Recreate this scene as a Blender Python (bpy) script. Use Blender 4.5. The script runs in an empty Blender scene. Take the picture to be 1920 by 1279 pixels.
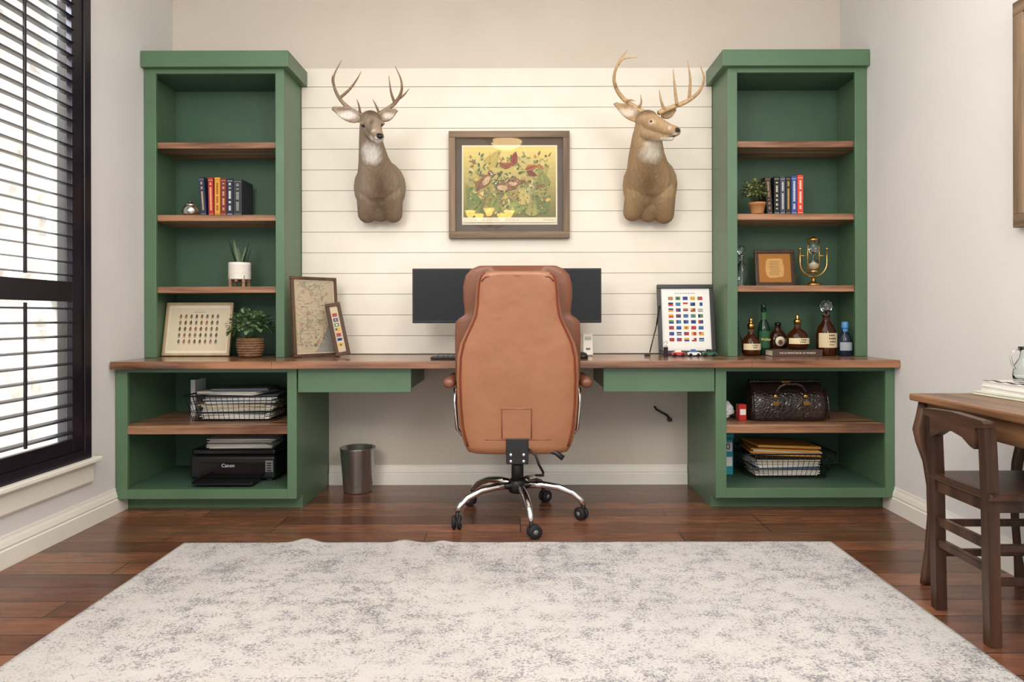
import bpy, bmesh, math, random
from mathutils import Vector, Matrix, Euler, noise
R=math.radians; PI=math.pi
random.seed(7)
SC=bpy.context.scene; COL=SC.collection
SC.view_settings.view_transform='Standard'
F=1300.0; VX=975.0; VY=593.0; CZ=.99
def at(px,py,Y):
    s=F/Y; return Vector(((px-VX)/s,Y,CZ-(py-VY)/s))
def lin(c):
    return tuple(((v/255)/12.92 if v/255<=.04045 else ((v/255+.055)/1.055)**2.4) for v in c)
# ---------------------------------------------------------------- materials
def newmat(name):
    m=bpy.data.materials.new(name); m.use_nodes=True; nt=m.node_tree
    return m,nt,nt.nodes['Principled BSDF']
def pm(name,c1,c2=None,scale=8,stretch=(1,1,1),rough=.5,metal=0,bump=0,bscale=None,coat=0,detail=4,spec=.5,trans=0,ior=1.45,lo=.3,hi=.7,emit=0,bdist=.004):
    m,nt,b=newmat(name); N=nt.nodes; L=nt.links
    b.inputs['Roughness'].default_value=rough; b.inputs['Metallic'].default_value=metal
    b.inputs['Specular IOR Level'].default_value=spec; b.inputs['Coat Weight'].default_value=coat
    b.inputs['Transmission Weight'].default_value=trans; b.inputs['IOR'].default_value=ior
    tc=N.new('ShaderNodeTexCoord'); mp=N.new('ShaderNodeMapping'); mp.inputs['Scale'].default_value=stretch
    L.new(tc.outputs['Object'],mp.inputs['Vector'])
    nz=N.new('ShaderNodeTexNoise'); nz.inputs['Scale'].default_value=scale; nz.inputs['Detail'].default_value=detail
    L.new(mp.outputs[0],nz.inputs['Vector'])
    rp=N.new('ShaderNodeValToRGB'); c2=c2 or tuple(min(255,v*1.05) for v in c1)
    rp.color_ramp.elements[0].position=lo; rp.color_ramp.elements[1].position=hi
    rp.color_ramp.elements[0].color=(*lin(c1),1); rp.color_ramp.elements[1].color=(*lin(c2),1)
    L.new(nz.outputs['Fac'],rp.inputs[0]); L.new(rp.outputs[0],b.inputs['Base Color'])
    if emit:
        L.new(rp.outputs[0],b.inputs['Emission Color']); b.inputs['Emission Strength'].default_value=emit
    if bump:
        n2=N.new('ShaderNodeTexNoise'); n2.inputs['Scale'].default_value=bscale or scale*3; n2.inputs['Detail'].default_value=3
        L.new(mp.outputs[0],n2.inputs['Vector'])
        bp=N.new('ShaderNodeBump'); bp.inputs['Strength'].default_value=bump; bp.inputs['Distance'].default_value=bdist
        L.new(n2.outputs['Fac'],bp.inputs['Height']); L.new(bp.outputs[0],b.inputs['Normal'])
    return m
def wood(name,c1,c2,axis='x',rough=.4,scale=9,coat=0):
    st={'x':(.12,1.6,1.6),'y':(1.6,.12,1.6),'z':(1.6,1.6,.12)}[axis]
    return pm(name,c1,c2,scale=scale,stretch=st,rough=rough,bump=.12,bscale=40,detail=9,coat=coat,lo=.36,hi=.64)
def attrmat(name,rough=.6,bump=0,bscale=60,stretch=(1,1,1),vary=0,spec=.5):
    m,nt,b=newmat(name); N=nt.nodes; L=nt.links
    a=N.new('ShaderNodeAttribute'); a.attribute_name='Col'; b.inputs['Roughness'].default_value=rough
    b.inputs['Specular IOR Level'].default_value=spec
    src=a.outputs['Color']
    tc=N.new('ShaderNodeTexCoord'); mp=N.new('ShaderNodeMapping'); mp.inputs['Scale'].default_value=stretch
    L.new(tc.outputs['Object'],mp.inputs['Vector'])
    nz=N.new('ShaderNodeTexNoise'); nz.inputs['Scale'].default_value=bscale; nz.inputs['Detail'].default_value=5
    L.new(mp.outputs[0],nz.inputs['Vector'])
    if vary:
        mx=N.new('ShaderNodeMix'); mx.data_type='RGBA'; mx.blend_type='MULTIPLY'; mx.inputs[0].default_value=1
        rp=N.new('ShaderNodeValToRGB'); rp.color_ramp.elements[0].position=.35; rp.color_ramp.elements[1].position=.65
        rp.color_ramp.elements[0].color=(1-vary,1-vary,1-vary,1); rp.color_ramp.elements[1].color=(1,1,1,1)
        L.new(nz.outputs['Fac'],rp.inputs[0]); L.new(src,mx.inputs[6]); L.new(rp.outputs[0],mx.inputs[7]); src=mx.outputs[2]
    L.new(src,b.inputs['Base Color'])
    if bump:
        bp=N.new('ShaderNodeBump'); bp.inputs['Strength'].default_value=bump; bp.inputs['Distance'].default_value=.003
        L.new(nz.outputs['Fac'],bp.inputs['Height']); L.new(bp.outputs[0],b.inputs['Normal'])
    return m
def vorbump(m,scale,strength):
    nt=m.node_tree; N=nt.nodes; L=nt.links; b=N['Principled BSDF']
    tc=N.new('ShaderNodeTexCoord'); v=N.new('ShaderNodeTexVoronoi'); v.feature='DISTANCE_TO_EDGE'; v.inputs['Scale'].default_value=scale
    L.new(tc.outputs['Object'],v.inputs['Vector'])
    rp=N.new('ShaderNodeValToRGB'); rp.color_ramp.elements[1].position=.15
    L.new(v.outputs['Distance'],rp.inputs[0])
    bp=N.new('ShaderNodeBump'); bp.inputs['Strength'].default_value=strength; bp.inputs['Distance'].default_value=.004
    if b.inputs['Normal'].is_linked: L.new(b.inputs['Normal'].links[0].from_socket,bp.inputs['Normal'])
    L.new(rp.outputs[0],bp.inputs['Height']); L.new(bp.outputs[0],b.inputs['Normal']); return m
def floor_mat():
    m,nt,b=newmat('floor_planks'); N=nt.nodes; L=nt.links
    tc=N.new('ShaderNodeTexCoord')
    br=N.new('ShaderNodeTexBrick'); br.inputs['Scale'].default_value=1; br.inputs['Brick Width'].default_value=1.15
    br.inputs['Row Height'].default_value=.127; br.inputs['Mortar Size'].default_value=.0024; br.inputs['Mortar Smooth'].default_value=.3
    br.offset=.37; br.offset_frequency=3
    br.inputs['Color1'].default_value=(*lin((142,97,72)),1); br.inputs['Color2'].default_value=(*lin((92,58,44)),1); br.inputs['Mortar'].default_value=(*lin((26,14,11)),1)
    L.new(tc.outputs['Object'],br.inputs['Vector'])
    def nz(scale,st,det=8):
        mp=N.new('ShaderNodeMapping'); mp.inputs['Scale'].default_value=st; L.new(tc.outputs['Object'],mp.inputs['Vector'])
        n=N.new('ShaderNodeTexNoise'); n.inputs['Scale'].default_value=scale; n.inputs['Detail'].default_value=det; L.new(mp.outputs[0],n.inputs['Vector']); return n
    n1=nz(5,(1.4,6,1)); n2=nz(1.8,(1,1.6,1),5)
    rp=N.new('ShaderNodeValToRGB'); rp.color_ramp.elements[0].position=.3; rp.color_ramp.elements[1].position=.7
    rp.color_ramp.elements[0].color=(.64,.61,.60,1); rp.color_ramp.elements[1].color=(1.13,1.09,1.06,1)
    L.new(n1.outputs['Fac'],rp.inputs[0])
    mx=N.new('ShaderNodeMix'); mx.data_type='RGBA'; mx.blend_type='MULTIPLY'; mx.inputs[0].default_value=1
    L.new(br.outputs['Color'],mx.inputs[6]); L.new(rp.outputs[0],mx.inputs[7])
    r2=N.new('ShaderNodeValToRGB'); r2.color_ramp.elements[0].position=.35; r2.color_ramp.elements[1].position=.65
    r2.color_ramp.elements[0].color=(.74,.71,.70,1); r2.color_ramp.elements[1].color=(1.1,1.08,1.06,1); L.new(n2.outputs['Fac'],r2.inputs[0])
    m2=N.new('ShaderNodeMix'); m2.data_type='RGBA'; m2.blend_type='MULTIPLY'; m2.inputs[0].default_value=1
    L.new(mx.outputs[2],m2.inputs[6]); L.new(r2.outputs[0],m2.inputs[7]); L.new(m2.outputs[2],b.inputs['Base Color'])
    b.inputs['Roughness'].default_value=.25; b.inputs['Specular IOR Level'].default_value=.5
    bp=N.new('ShaderNodeBump'); bp.inputs['Strength'].default_value=.3; bp.inputs['Distance'].default_value=.004
    L.new(n1.outputs['Fac'],bp.inputs['Height'])
    b2=N.new('ShaderNodeBump'); b2.inputs['Strength'].default_value=.5; b2.inputs['Distance'].default_value=.003; b2.invert=True
    L.new(br.outputs['Fac'],b2.inputs['Height']); L.new(bp.outputs[0],b2.inputs['Normal']); L.new(b2.outputs[0],b.inputs['Normal'])
    return m
def rug_mat():
    m,nt,b=newmat('rug_pile'); N=nt.nodes; L=nt.links
    tc=N.new('ShaderNodeTexCoord')
    def nz(scale,det,st=(1,1,1),rough=.6):
        mp=N.new('ShaderNodeMapping'); mp.inputs['Scale'].default_value=st; L.new(tc.outputs['Object'],mp.inputs['Vector'])
        n=N.new('ShaderNodeTexNoise'); n.inputs['Scale'].default_value=scale; n.inputs['Detail'].default_value=det; n.inputs['Roughness'].default_value=rough
        L.new(mp.outputs[0],n.inputs['Vector']); return n.outputs['Fac']
    def ramp(src,p0,p1,c0=(0,0,0,1),c1=(1,1,1,1)):
        r=N.new('ShaderNodeValToRGB'); r.color_ramp.elements[0].position=p0; r.color_ramp.elements[1].position=p1
        r.color_ramp.elements[0].color=c0; r.color_ramp.elements[1].color=c1; L.new(src,r.inputs[0]); return r.outputs[0]
    def mth(op,a,c):
        n=N.new('ShaderNodeMath'); n.operation=op
        for k,v in enumerate((a,c)):
            if isinstance(v,(int,float)): n.inputs[k].default_value=v
            else: L.new(v,n.inputs[k])
        return n.outputs[0]
    at_=N.new('ShaderNodeAttribute'); at_.attribute_name='Col'
    pat=mth('MULTIPLY',mth('SUBTRACT',at_.outputs['Fac'],.5),.11)
    big=mth('MULTIPLY',mth('SUBTRACT',nz(2.4,4,(1,1,1),.65),.5),.3)
    med=mth('MULTIPLY',mth('SUBTRACT',nz(18,8,(1,1.25,1),.85),.5),.72)
    sm=mth('ADD',mth('ADD',mth('ADD',nz(110,4,(1,1.1,1),.8),pat),big),med)
    msk=ramp(sm,.50,.63)
    base=ramp(nz(1.6,3),.35,.65,(*lin((186,183,181)),1),(*lin((197,193,190)),1))
    mx=N.new('ShaderNodeMix'); mx.data_type='RGBA'
    L.new(mth('MULTIPLY',msk,.84),mx.inputs[0]); L.new(base,mx.inputs[6]); mx.inputs[7].default_value=(*lin((109,109,114)),1)
    tan=mth('MULTIPLY',ramp(nz(60,6,(1,1,1),.8),.5,.62),ramp(nz(3.7,3,(1.3,1,1)),.48,.64))
    mx2=N.new('ShaderNodeMix'); mx2.data_type='RGBA'
    L.new(mth('MULTIPLY',tan,.5),mx2.inputs[0]); L.new(mx.outputs[2],mx2.inputs[6]); mx2.inputs[7].default_value=(*lin((152,140,127)),1)
    L.new(mx2.outputs[2],b.inputs['Base Color']); b.inputs['Roughness'].default_value=.95; b.inputs['Specular IOR Level'].default_value=.1
    bp=N.new('ShaderNodeBump'); bp.inputs['Strength'].default_value=.6; bp.inputs['Distance'].default_value=.004
    L.new(nz(220,2),bp.inputs['Height']); L.new(bp.outputs[0],b.inputs['Normal'])
    return m
def stone_mat():
    m,nt,b=newmat('limestone'); N=nt.nodes; L=nt.links
    tc=N.new('ShaderNodeTexCoord')
    sp=N.new('ShaderNodeSeparateXYZ'); cb=N.new('ShaderNodeCombineXYZ'); L.new(tc.outputs['Object'],sp.inputs[0])
    L.new(sp.outputs[1],cb.inputs[0]); L.new(sp.outputs[2],cb.inputs[1])
    br=N.new('ShaderNodeTexBrick'); br.inputs['Scale'].default_value=1; br.inputs['Brick Width'].default_value=.5; br.inputs['Row Height'].default_value=.22; br.inputs['Mortar Size'].default_value=.015
    br.inputs['Color1'].default_value=(*lin((234,229,220)),1); br.inputs['Color2'].default_value=(*lin((186,178,170)),1); br.inputs['Mortar'].default_value=(*lin((228,226,220)),1)
    L.new(cb.outputs[0],br.inputs['Vector'])
    nz=N.new('ShaderNodeTexNoise'); nz.inputs['Scale'].default_value=5; nz.inputs['Detail'].default_value=6; L.new(tc.outputs['Object'],nz.inputs['Vector'])
    rp=N.new('ShaderNodeValToRGB'); rp.color_ramp.elements[0].color=(.52,.51,.5,1); rp.color_ramp.elements[0].position=.35; rp.color_ramp.elements[1].position=.6
    L.new(nz.outputs['Fac'],rp.inputs[0])
    mx=N.new('ShaderNodeMix'); mx.data_type='RGBA'; mx.blend_type='MULTIPLY'; mx.inputs[0].default_value=1
    L.new(br.outputs['Color'],mx.inputs[6]); L.new(rp.outputs[0],mx.inputs[7]); L.new(mx.outputs[2],b.inputs['Base Color']); b.inputs['Roughness'].default_value=.9
    return m
def pane_mat(name,refl=.05):
    m=bpy.data.materials.new(name); m.use_nodes=True; nt=m.node_tree; N=nt.nodes; L=nt.links
    N.remove(N['Principled BSDF']); out=N['Material Output']
    t=N.new('ShaderNodeBsdfTransparent'); g=N.new('ShaderNodeBsdfGlossy'); g.inputs['Roughness'].default_value=.02
    mx=N.new('ShaderNodeMixShader'); mx.inputs[0].default_value=refl
    L.new(t.outputs[0],mx.inputs[1]); L.new(g.outputs[0],mx.inputs[2]); L.new(mx.outputs[0],out.inputs[0]); return m
M={}
M['wall']=pm('wall_paint',(214,212,210),(218,216,214),scale=3,rough=.9,bump=.15,bscale=90,spec=.2)
M['wall_back']=pm('wall_paint_back',(201,191,178),(205,196,184),scale=3,rough=.9,bump=.15,bscale=90,spec=.2)
M['white']=pm('trim_white',(228,223,213),(232,228,218),rough=.5)
M['ship']=pm('shiplap_white',(223,215,201),(227,220,207),rough=.5)
M['gap']=pm('shadow_gap',(182,177,168),rough=.9)
M['floor']=floor_mat(); M['rug']=rug_mat(); M['rugedge']=pm('rug_edge',(180,176,171),rough=.95)
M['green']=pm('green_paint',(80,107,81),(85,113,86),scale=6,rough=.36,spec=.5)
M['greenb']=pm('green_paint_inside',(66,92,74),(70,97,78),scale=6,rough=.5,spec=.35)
M['wal']=wood('walnut_board',(92,61,45),(178,134,103),'x',.3,13)
M['top']=wood('walnut_worktop',(76,48,34),(156,110,80),'x',.22,13,.25)
M['esp']=pm('espresso_paint',(26,19,28),(32,25,34),rough=.35)
M['stone']=stone_mat(); M['grass']=pm('ground_outside',(170,166,146),(196,190,172),rough=.95)
M['pane']=pane_mat('window_pane',.04); M['picglass']=pane_mat('picture_glass',.022)
M['leather']=vorbump(pm('tan_leather',(142,93,62),(151,101,69),scale=4,rough=.3,spec=.65,bump=.5,bscale=5,bdist=.03,coat=.18),160,.1)
M['leather2']=vorbump(pm('rust_leather',(108,65,45),(119,73,51),scale=5,rough=.3,spec=.6,bump=.4,bscale=8,bdist=.01),160,.12)
M['pipe']=pm('rust_piping',(108,43,23),(116,49,27),rough=.45)
M['chrome']=pm('chrome',(225,225,228),rough=.1,metal=1)
M['steel']=pm('brushed_steel',(158,155,151),(190,187,182),scale=20,stretch=(1,1,.05),rough=.22,metal=.88)
M['black']=pm('black_plastic',(20,20,22),(24,24,26),rough=.4)
M['blackg']=pm('gloss_black',(10,10,12),rough=.12)
M['screen']=pm('screen_black',(14,14,17),rough=.22,spec=.4)
M['grey']=pm('grey_plastic',(110,110,112),rough=.5)
M['brass']=pm('brass',(196,150,82),(206,160,90),rough=.22,metal=1)
M['silver']=pm('silver_metal',(190,188,182),rough=.2,metal=1)
M['glass']=pm('clear_glass',(238,243,242),rough=.02,trans=1,ior=1.45)
M['amber']=pm('amber_bottle',(64,28,11),(80,38,14),rough=.06,trans=.4,ior=1.4)
M['dark']=pm('dark_bottle',(24,18,16),rough=.08)
M['greenbottle']=pm('green_bottle',(20,50,32),rough=.08)
M['bluebottle']=pm('blue_bottle',(22,34,52),rough=.1)
M['bluecap']=pm('blue_cap',(70,130,185),rough=.35)
M['cream']=pm('cream_paper',(222,212,193),rough=.8)
M['paper']=pm('white_paper',(222,221,219),(230,229,227),rough=.85)
M['ink']=attrmat('printed_ink',.75)
M['fur']=attrmat('deer_fur',.85,.6,190,(1,1,.14),.22,spec=.15)
M['antler']=attrmat('antler_bone',.5,.4,70,(1,1,1),.25)
M['eye']=pm('glass_eye',(14,9,6),rough=.04)
M['nose']=pm('nose_black',(22,19,18),rough=.3,bump=.3,bscale=200)
M['fr_grey']=wood('weathered_frame',(98,80,62),(140,116,92),'x',.6,14)
M['fr_greyv']=wood('weathered_frame_upright',(98,80,62),(140,116,92),'z',.6,14)
M['fr_brown']=wood('brown_frame',(66,46,34),(98,70,50),'z',.45,14)
M['fr_dark']=wood('dark_wood_frame',(44,28,20),(66,44,30),'z',.4,14)
M['fr_light']=wood('pale_wood_frame',(180,156,120),(198,176,140),'z',.5,14)
M['fr_black']=pm('black_frame',(18,17,18),rough=.35)
M['matb']=pm('taupe_mat_board',(88,76,65),(93,81,69),rough=.9)
M['leaf']=attrmat('leaf_green',.5,.1,80,(1,1,1),.2)
M['wicker']=pm('wicker',(96,68,46),(140,104,72),scale=60,rough=.8,bump=.8,bscale=120)
M['terra']=pm('terracotta',(176,120,76),(190,132,86),rough=.8)
M['ceramic']=pm('white_ceramic',(224,218,208),rough=.5)
M['wire']=pm('black_wire',(26,25,26),rough=.4,metal=.4)
M['bag']=vorbump(pm('dark_croc_leather',(26,18,16),(44,29,24),scale=10,rough=.2,spec=.6),58,.35)
M['red']=pm('red_plastic',(176,44,34),rough=.4)
M['teal']=pm('teal_plastic',(40,142,158),rough=.4)
M['manila']=pm('orange_folder',(210,150,66),(218,160,74),rough=.7)
M['bluefold']=pm('slate_folder',(70,88,104),rough=.6)
M['kraft']=pm('kraft_folder',(200,184,150),rough=.8)
M['oldwood']=wood('old_table_wood',(80,53,35),(138,99,68),'y',.36,12)
M['oldwoodz']=wood('old_leg_wood',(54,35,25),(94,64,45),'z',.45,12)
M['chairw']=wood('old_chair_wood',(42,27,20),(80,54,40),'z',.36,12)
M['chairy']=wood('old_chair_rail_wood',(42,27,20),(80,54,40),'y',.36,12)
M['shade']=pm('lit_glass_shade',(255,196,110),rough=.4,emit=26)
M['bowl']=pm('lit_glass_bowl',(255,214,150),rough=.4,emit=16)
M['bronze']=pm('bronze_metal',(60,42,28),rough=.4,metal=.8)
M['rubber']=pm('black_rubber',(24,24,25),rough=.7)
M['sand']=pm('sand',(222,205,170),rough=.9)
M['offwhite']=pm('white_plastic',(226,220,204),rough=.4)
_cm={}
def cmat(c,rough=.6):
    if c not in _cm: _cm[c]=pm('colour_%d_%d_%d'%c,c,rough=rough)
    return _cm[c]
# ---------------------------------------------------------------- mesh builder
class MB:
    def __init__(s): s.bm=bmesh.new(); s.mats=[]; s.cl=s.bm.loops.layers.float_color.new('Col')
    def mi(s,m):
        if m not in s.mats: s.mats.append(m)
        return s.mats.index(m)
    def add(s,vs,fs,mat,X=None,smooth=False,col=None):
        i=s.mi(mat); bv=[s.bm.verts.new((X@Vector(v)) if X else v) for v in vs]
        for f in fs:
            if len(set(f))<3: continue
            try: bf=s.bm.faces.new([bv[k] for k in f])
            except ValueError: continue
            bf.material_index=i; bf.smooth=smooth
            if col:
                for l in bf.loops: l[s.cl]=(*col,1)
        return s
    def box(s,x0,x1,y0,y1,z0,z1,mat,b=0,X=None,seg=2,col=None):
        t=bmesh.new(); vs=[t.verts.new((x,y,z)) for x in (x0,x1) for y in (y0,y1) for z in (z0,z1)]
        for f in ((0,1,3,2),(4,6,7,5),(0,4,5,1),(2,3,7,6),(0,2,6,4),(1,5,7,3)): t.faces.new([vs[k] for k in f])
        if b: bmesh.ops.bevel(t,geom=list(t.edges),offset=b,segments=seg,profile=.5,affect='EDGES')
        t.verts.index_update()
        s.add([v.co.copy() for v in t.verts],[[v.index for v in f.verts] for f in t.faces],mat,X,False,col); t.free(); return s
    def tube(s,pts,r,mat,n=8,closed=False,X=None,col=None,cap=True,flat=1):
        pts=[Vector(p) for p in pts]; k=len(pts); rs=r if isinstance(r,(list,tuple)) else [r]*k
        vs=[];fs=[]; up=None
        for i,p in enumerate(pts):
            a=pts[(i-1)%k] if (closed or i>0) else p; c=pts[(i+1)%k] if (closed or i<k-1) else p
            t=(c-a).normalized()
            if up is None:
                up=Vector((0,0,1)) if abs(t.z)<.9 else Vector((1,0,0))
            u=(up-t*up.dot(t)).normalized(); up=u; w=t.cross(u)
            for j in range(n):
                an=2*PI*j/n; vs.append(p+(u*math.cos(an)*flat+w*math.sin(an))*rs[i])
        for i in range(k if closed else k-1):
            for j in range(n):
                a=i*n+j; b=i*n+(j+1)%n; c=((i+1)%k)*n+(j+1)%n; d=((i+1)%k)*n+j; fs.append((a,b,c,d))
        if cap and not closed: fs.append(tuple(range(n))[::-1]); fs.append(tuple((k-1)*n+j for j in range(n)))
        return s.add(vs,fs,mat,X,True,col)
    def lathe(s,prof,mat,c=(0,0,0),n=24,X=None,col=None,sx=1,sy=1):
        vs=[];fs=[]
        for (r,z) in prof:
            for j in range(n):
                a=2*PI*j/n; vs.append((c[0]+r*sx*math.cos(a),c[1]+r*sy*math.sin(a),c[2]+z))
        for i in range(len(prof)-1):
            for j in range(n): fs.append((i*n+j,i*n+(j+1)%n,(i+1)*n+(j+1)%n,(i+1)*n+j))
        if prof[0][0]>1e-5: fs.append(tuple(range(n))[::-1])
        if prof[-1][0]>1e-5: fs.append(tuple((len(prof)-1)*n+j for j in range(n)))
        return s.add(vs,fs,mat,X,True,col)
    def loft(s,rings,mat,X=None,cap=True,col=None,smooth=True):
        n=len(rings[0]); vs=[v for r in rings for v in r]; fs=[]
        for i in range(len(rings)-1):
            for j in range(n): fs.append((i*n+j,i*n+(j+1)%n,(i+1)*n+(j+1)%n,(i+1)*n+j))
        if cap: fs.append(tuple(range(n))[::-1]); fs.append(tuple((len(rings)-1)*n+j for j in range(n)))
        return s.add(vs,fs,mat,X,smooth,col)
    def prism(s,poly,ax,a,b,mat,X=None,col=None):
        g={'x':lambda p,t:(t,p[0],p[1]),'y':lambda p,t:(p[0],t,p[1]),'z':lambda p,t:(p[0],p[1],t)}[ax]; n=len(poly)
        vs=[g(p,a) for p in poly]+[g(p,b) for p in poly]
        fs=[tuple(range(n)),tuple(range(2*n-1,n-1,-1))]+[(i,(i+1)%n,n+(i+1)%n,n+i) for i in range(n)]
        return s.add(vs,fs,mat,X,False,col)
    def sphere(s,c,r,mat,X=None,n=16,col=None):
        r=r if isinstance(r,(tuple,list)) else (r,r,r); m=n//2; prof=[(math.sin(PI*i/m),-math.cos(PI*i/m)) for i in range(m+1)]
        T=Matrix.Translation(c)@(X.to_4x4() if X else Matrix())@Matrix.Diagonal((*r,1))
        return s.lathe(prof,mat,n=n,X=T,col=col)
    def poly(s,pts,mat,col=None,X=None): return s.add(pts,[tuple(range(len(pts)))],mat,X,False,col)
    def build(s,name,parent=None,world=False,loc=None,rot=None,weld=True,sub=0):
        if weld: bmesh.ops.remove_doubles(s.bm,verts=list(s.bm.verts),dist=1e-6)
        bmesh.ops.recalc_face_normals(s.bm,faces=list(s.bm.faces))
        me=bpy.data.meshes.new(name)
        if world and parent:
            q=parent; X=Matrix()
            while q: X=q.matrix_basis@X; q=q.parent
            s.bm.transform(X.inverted())
        elif world and loc: s.bm.transform(Matrix.Translation(-Vector(loc)))
        s.bm.to_mesh(me); s.bm.free()
        for m in s.mats: me.materials.append(m)
        o=bpy.data.objects.new(name,me); COL.objects.link(o)
        if parent: o.parent=parent
        if loc: o.location=loc
        if rot: o.rotation_euler=rot
        if sub:
            sm=o.modifiers.new('subdivision','SUBSURF'); sm.levels=sub; sm.render_levels=sub
        return o
def tag(o,label,cat,group=None):
    o['label']=label; o['category']=cat
    if group: o['group']=group
    return o
def thing(name,label,cat,loc=(0,0,0),rot=(0,0,0),group=None):
    o=bpy.data.objects.new(name,None); COL.objects.link(o); o.location=loc; o.rotation_euler=rot; o.empty_display_size=.1
    return tag(o,label,cat,group)
def struct(mb,name,parent=None):
    o=mb.build(name,parent); 
    if not parent: o['kind']='structure'
    return o
def text(name,s,size,mat,parent,loc,rot=(PI/2,0,0),ext=.0004):
    cu=bpy.data.curves.new(name,'FONT'); cu.body=s; cu.size=size; cu.extrude=ext; cu.align_x='CENTER'; cu.align_y='CENTER'; cu.resolution_u=3
    t=bpy.data.objects.new('tmp',cu); COL.objects.link(t); bpy.context.view_layer.update()
    me=bpy.data.meshes.new_from_object(t.evaluated_get(bpy.context.evaluated_depsgraph_get()))
    bpy.data.objects.remove(t); me.materials.clear(); me.materials.append(mat)
    o=bpy.data.objects.new(name,me); COL.objects.link(o); o.parent=parent; o.location=loc; o.rotation_euler=rot; return o
def sring(cx,cy,z,a,b,n=28,e=3.0):
    out=[]
    for j in range(n):
        t=2*PI*j/n; c=math.cos(t); q=math.sin(t)
        out.append((cx+a*math.copysign(abs(c)**(2/e),c),cy+b*math.copysign(abs(q)**(2/e),q),z))
    return out
# ================================================================ SETTING
XL,XR,YB=-2.045,1.89,4.088
struct(MB().box(XL-.2,XR+.2,-.6,YB+.2,-.06,0,M['floor']),'floor')
struct(MB().box(XL-.2,XR+.2,-.3,YB+.2,3.0,3.08,M['wall']),'ceiling')
struct(MB().box(XL-.15,XR+.15,YB,YB+.12,0,3.0,M['wall_back']),'wall_back')
struct(MB().box(XR,XR+.12,-.3,YB,0,3.0,M['wall']),'wall_right')
WY0,WY1,WZ0,WZ1=1.62,3.275,.327,2.62
w=MB(); w.box(XL-.15,XL,WY1,YB,0,3,M['wall']); w.box(XL-.15,XL,-.3,WY0,0,3,M['wall'])
w.box(XL-.15,XL,WY0,WY1,0,WZ0,M['wall']); w.box(XL-.15,XL,WY0,WY1,WZ1,3,M['wall']); struct(w,'wall_left')
def bbprof(h): return [(0,0),(.017,0),(.017,h*.55),(.013,h*.6),(.015,h*.66),(.010,h*.82),(.006,h*.9),(.004,h),(0,h)]
b=MB(); b.prism([(YB-u,z) for u,z in bbprof(.115)],'x',-1.124,.982,M['white']); struct(b,'baseboard_back')
b=MB(); b.prism([(XL+u,z) for u,z in bbprof(.125)],'y',-.3,3.585,M['white']); struct(b,'baseboard_left')
b=MB(); b.prism([(XR-u,z) for u,z in bbprof(.125)],'y',-.3,3.585,M['white']); struct(b,'baseboard_right')
# shiplap between the towers
b=MB(); zt=2.336; z=zt; x0,x1=-1.279,1.128
b.box(x0,x1,YB-.014,YB,.77,2.44,M['gap'])
b.box(x0,x1,YB-.021,YB-.014,zt+.003,2.446,M['ship'],.001)
while z>.775:
    zb=max(.772,z-.1217+.003); b.box(x0,x1,YB-.02,YB-.014,zb,z,M['ship'],.0008); z-=.1217
struct(b,'trim_1')
# window trim: sill and apron
b=MB(); b.box(XL-.02,XL+.05,WY0-.06,WY1+.04,WZ0-.022,WZ0,M['white'],.005)
b.prism([(XL,.205),(XL+.012,.205),(XL+.018,.215),(XL+.018,.285),(XL+.03,.304),(XL,.304)],'y',WY0-.04,WY1+.02,M['white']); struct(b,'trim_2')
# window with shutters
win=MB()
for (ya,yb,za,zb) in ((WY1-.05,WY1,WZ0,WZ1),(WY0,WY0+.05,WZ0,WZ1),(WY0+.05,WY1-.05,WZ0,WZ0+.045),(WY0+.05,WY1-.05,WZ1-.05,WZ1)):
    win.box(XL-.045,XL+.022,ya,yb,za,zb,M['esp'],.003)
win=struct(win,'window_1')
sash=MB(); xs=XL-.13
for (ya,yb) in ((WY0,WY0+.05),(WY1-.06,WY1),(2.42,2.48)): sash.box(xs-.02,xs+.03,ya,yb,WZ0,WZ1,M['white'],.003)
for za,zb in ((WZ0,WZ0+.06),(WZ1-.06,WZ1),(1.09,1.13)): sash.box(xs-.018,xs+.028,WY0,WY1,za,zb,M['white'],.003)
for yy in (2.86,2.05): sash.box(xs-.004,xs+.012,yy-.009,yy+.009,WZ0,WZ1,M['white'])
sash.build('sash_frame',win)
MB().box(xs-.001,xs+.003,WY0+.05,WY1-.05,WZ0+.06,WZ1-.06,M['pane']).build('glass_pane',win)
for (pa,pb) in ((2.46,3.222),(1.672,2.452)):
    f=MB(); xa,xb=XL-.014,XL+.014
    f.box(xa,xb,pa,pa+.055,WZ0+.047,WZ1-.052,M['esp'],.003); f.box(xa,xb,pb-.075,pb,WZ0+.047,WZ1-.052,M['esp'],.003)
    for za,zb in ((WZ0+.047,.435),(1.06,1.15),(2.5,WZ1-.052)): f.box(xa,xb,pa+.055,pb-.075,za,zb,M['esp'],.003)
    fr=f.build('shutter_frame',win)
    for za,zb in ((.435,1.06),(1.15,2.5)):
        n=int((zb-za)/.0585); l=MB(); st=(zb-za)/n
        for i in range(n):
            zc=za+st*(i+.5); X=Matrix.Translation((XL,0,zc))@Matrix.Rotation(R(6),4,'Y')
            l.prism([(-.029,0),(-.0145,.0038),(.0145,.0038),(.029,0),(.0145,-.0038),(-.0145,-.0038)],'y',pa+.057,pb-.077,M['esp'],X)
        l.build('louvers',fr)
        yc=(pa+pb)/2-.03
        MB().box(XL+.034,XL+.044,yc-.006,yc+.006,za+.02,zb-.01,M['esp'],.002).build('tilt_rod',fr)
o=MB().box(-4.9,-4.6,.5,11,-.3,4.6,M['stone']).build('wall_exterior'); o['kind']='structure'
o=MB().box(-9,XL-.2,-3,13,-.36,-.3,M['grass']).build('ground'); o['kind']='structure'
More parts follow.
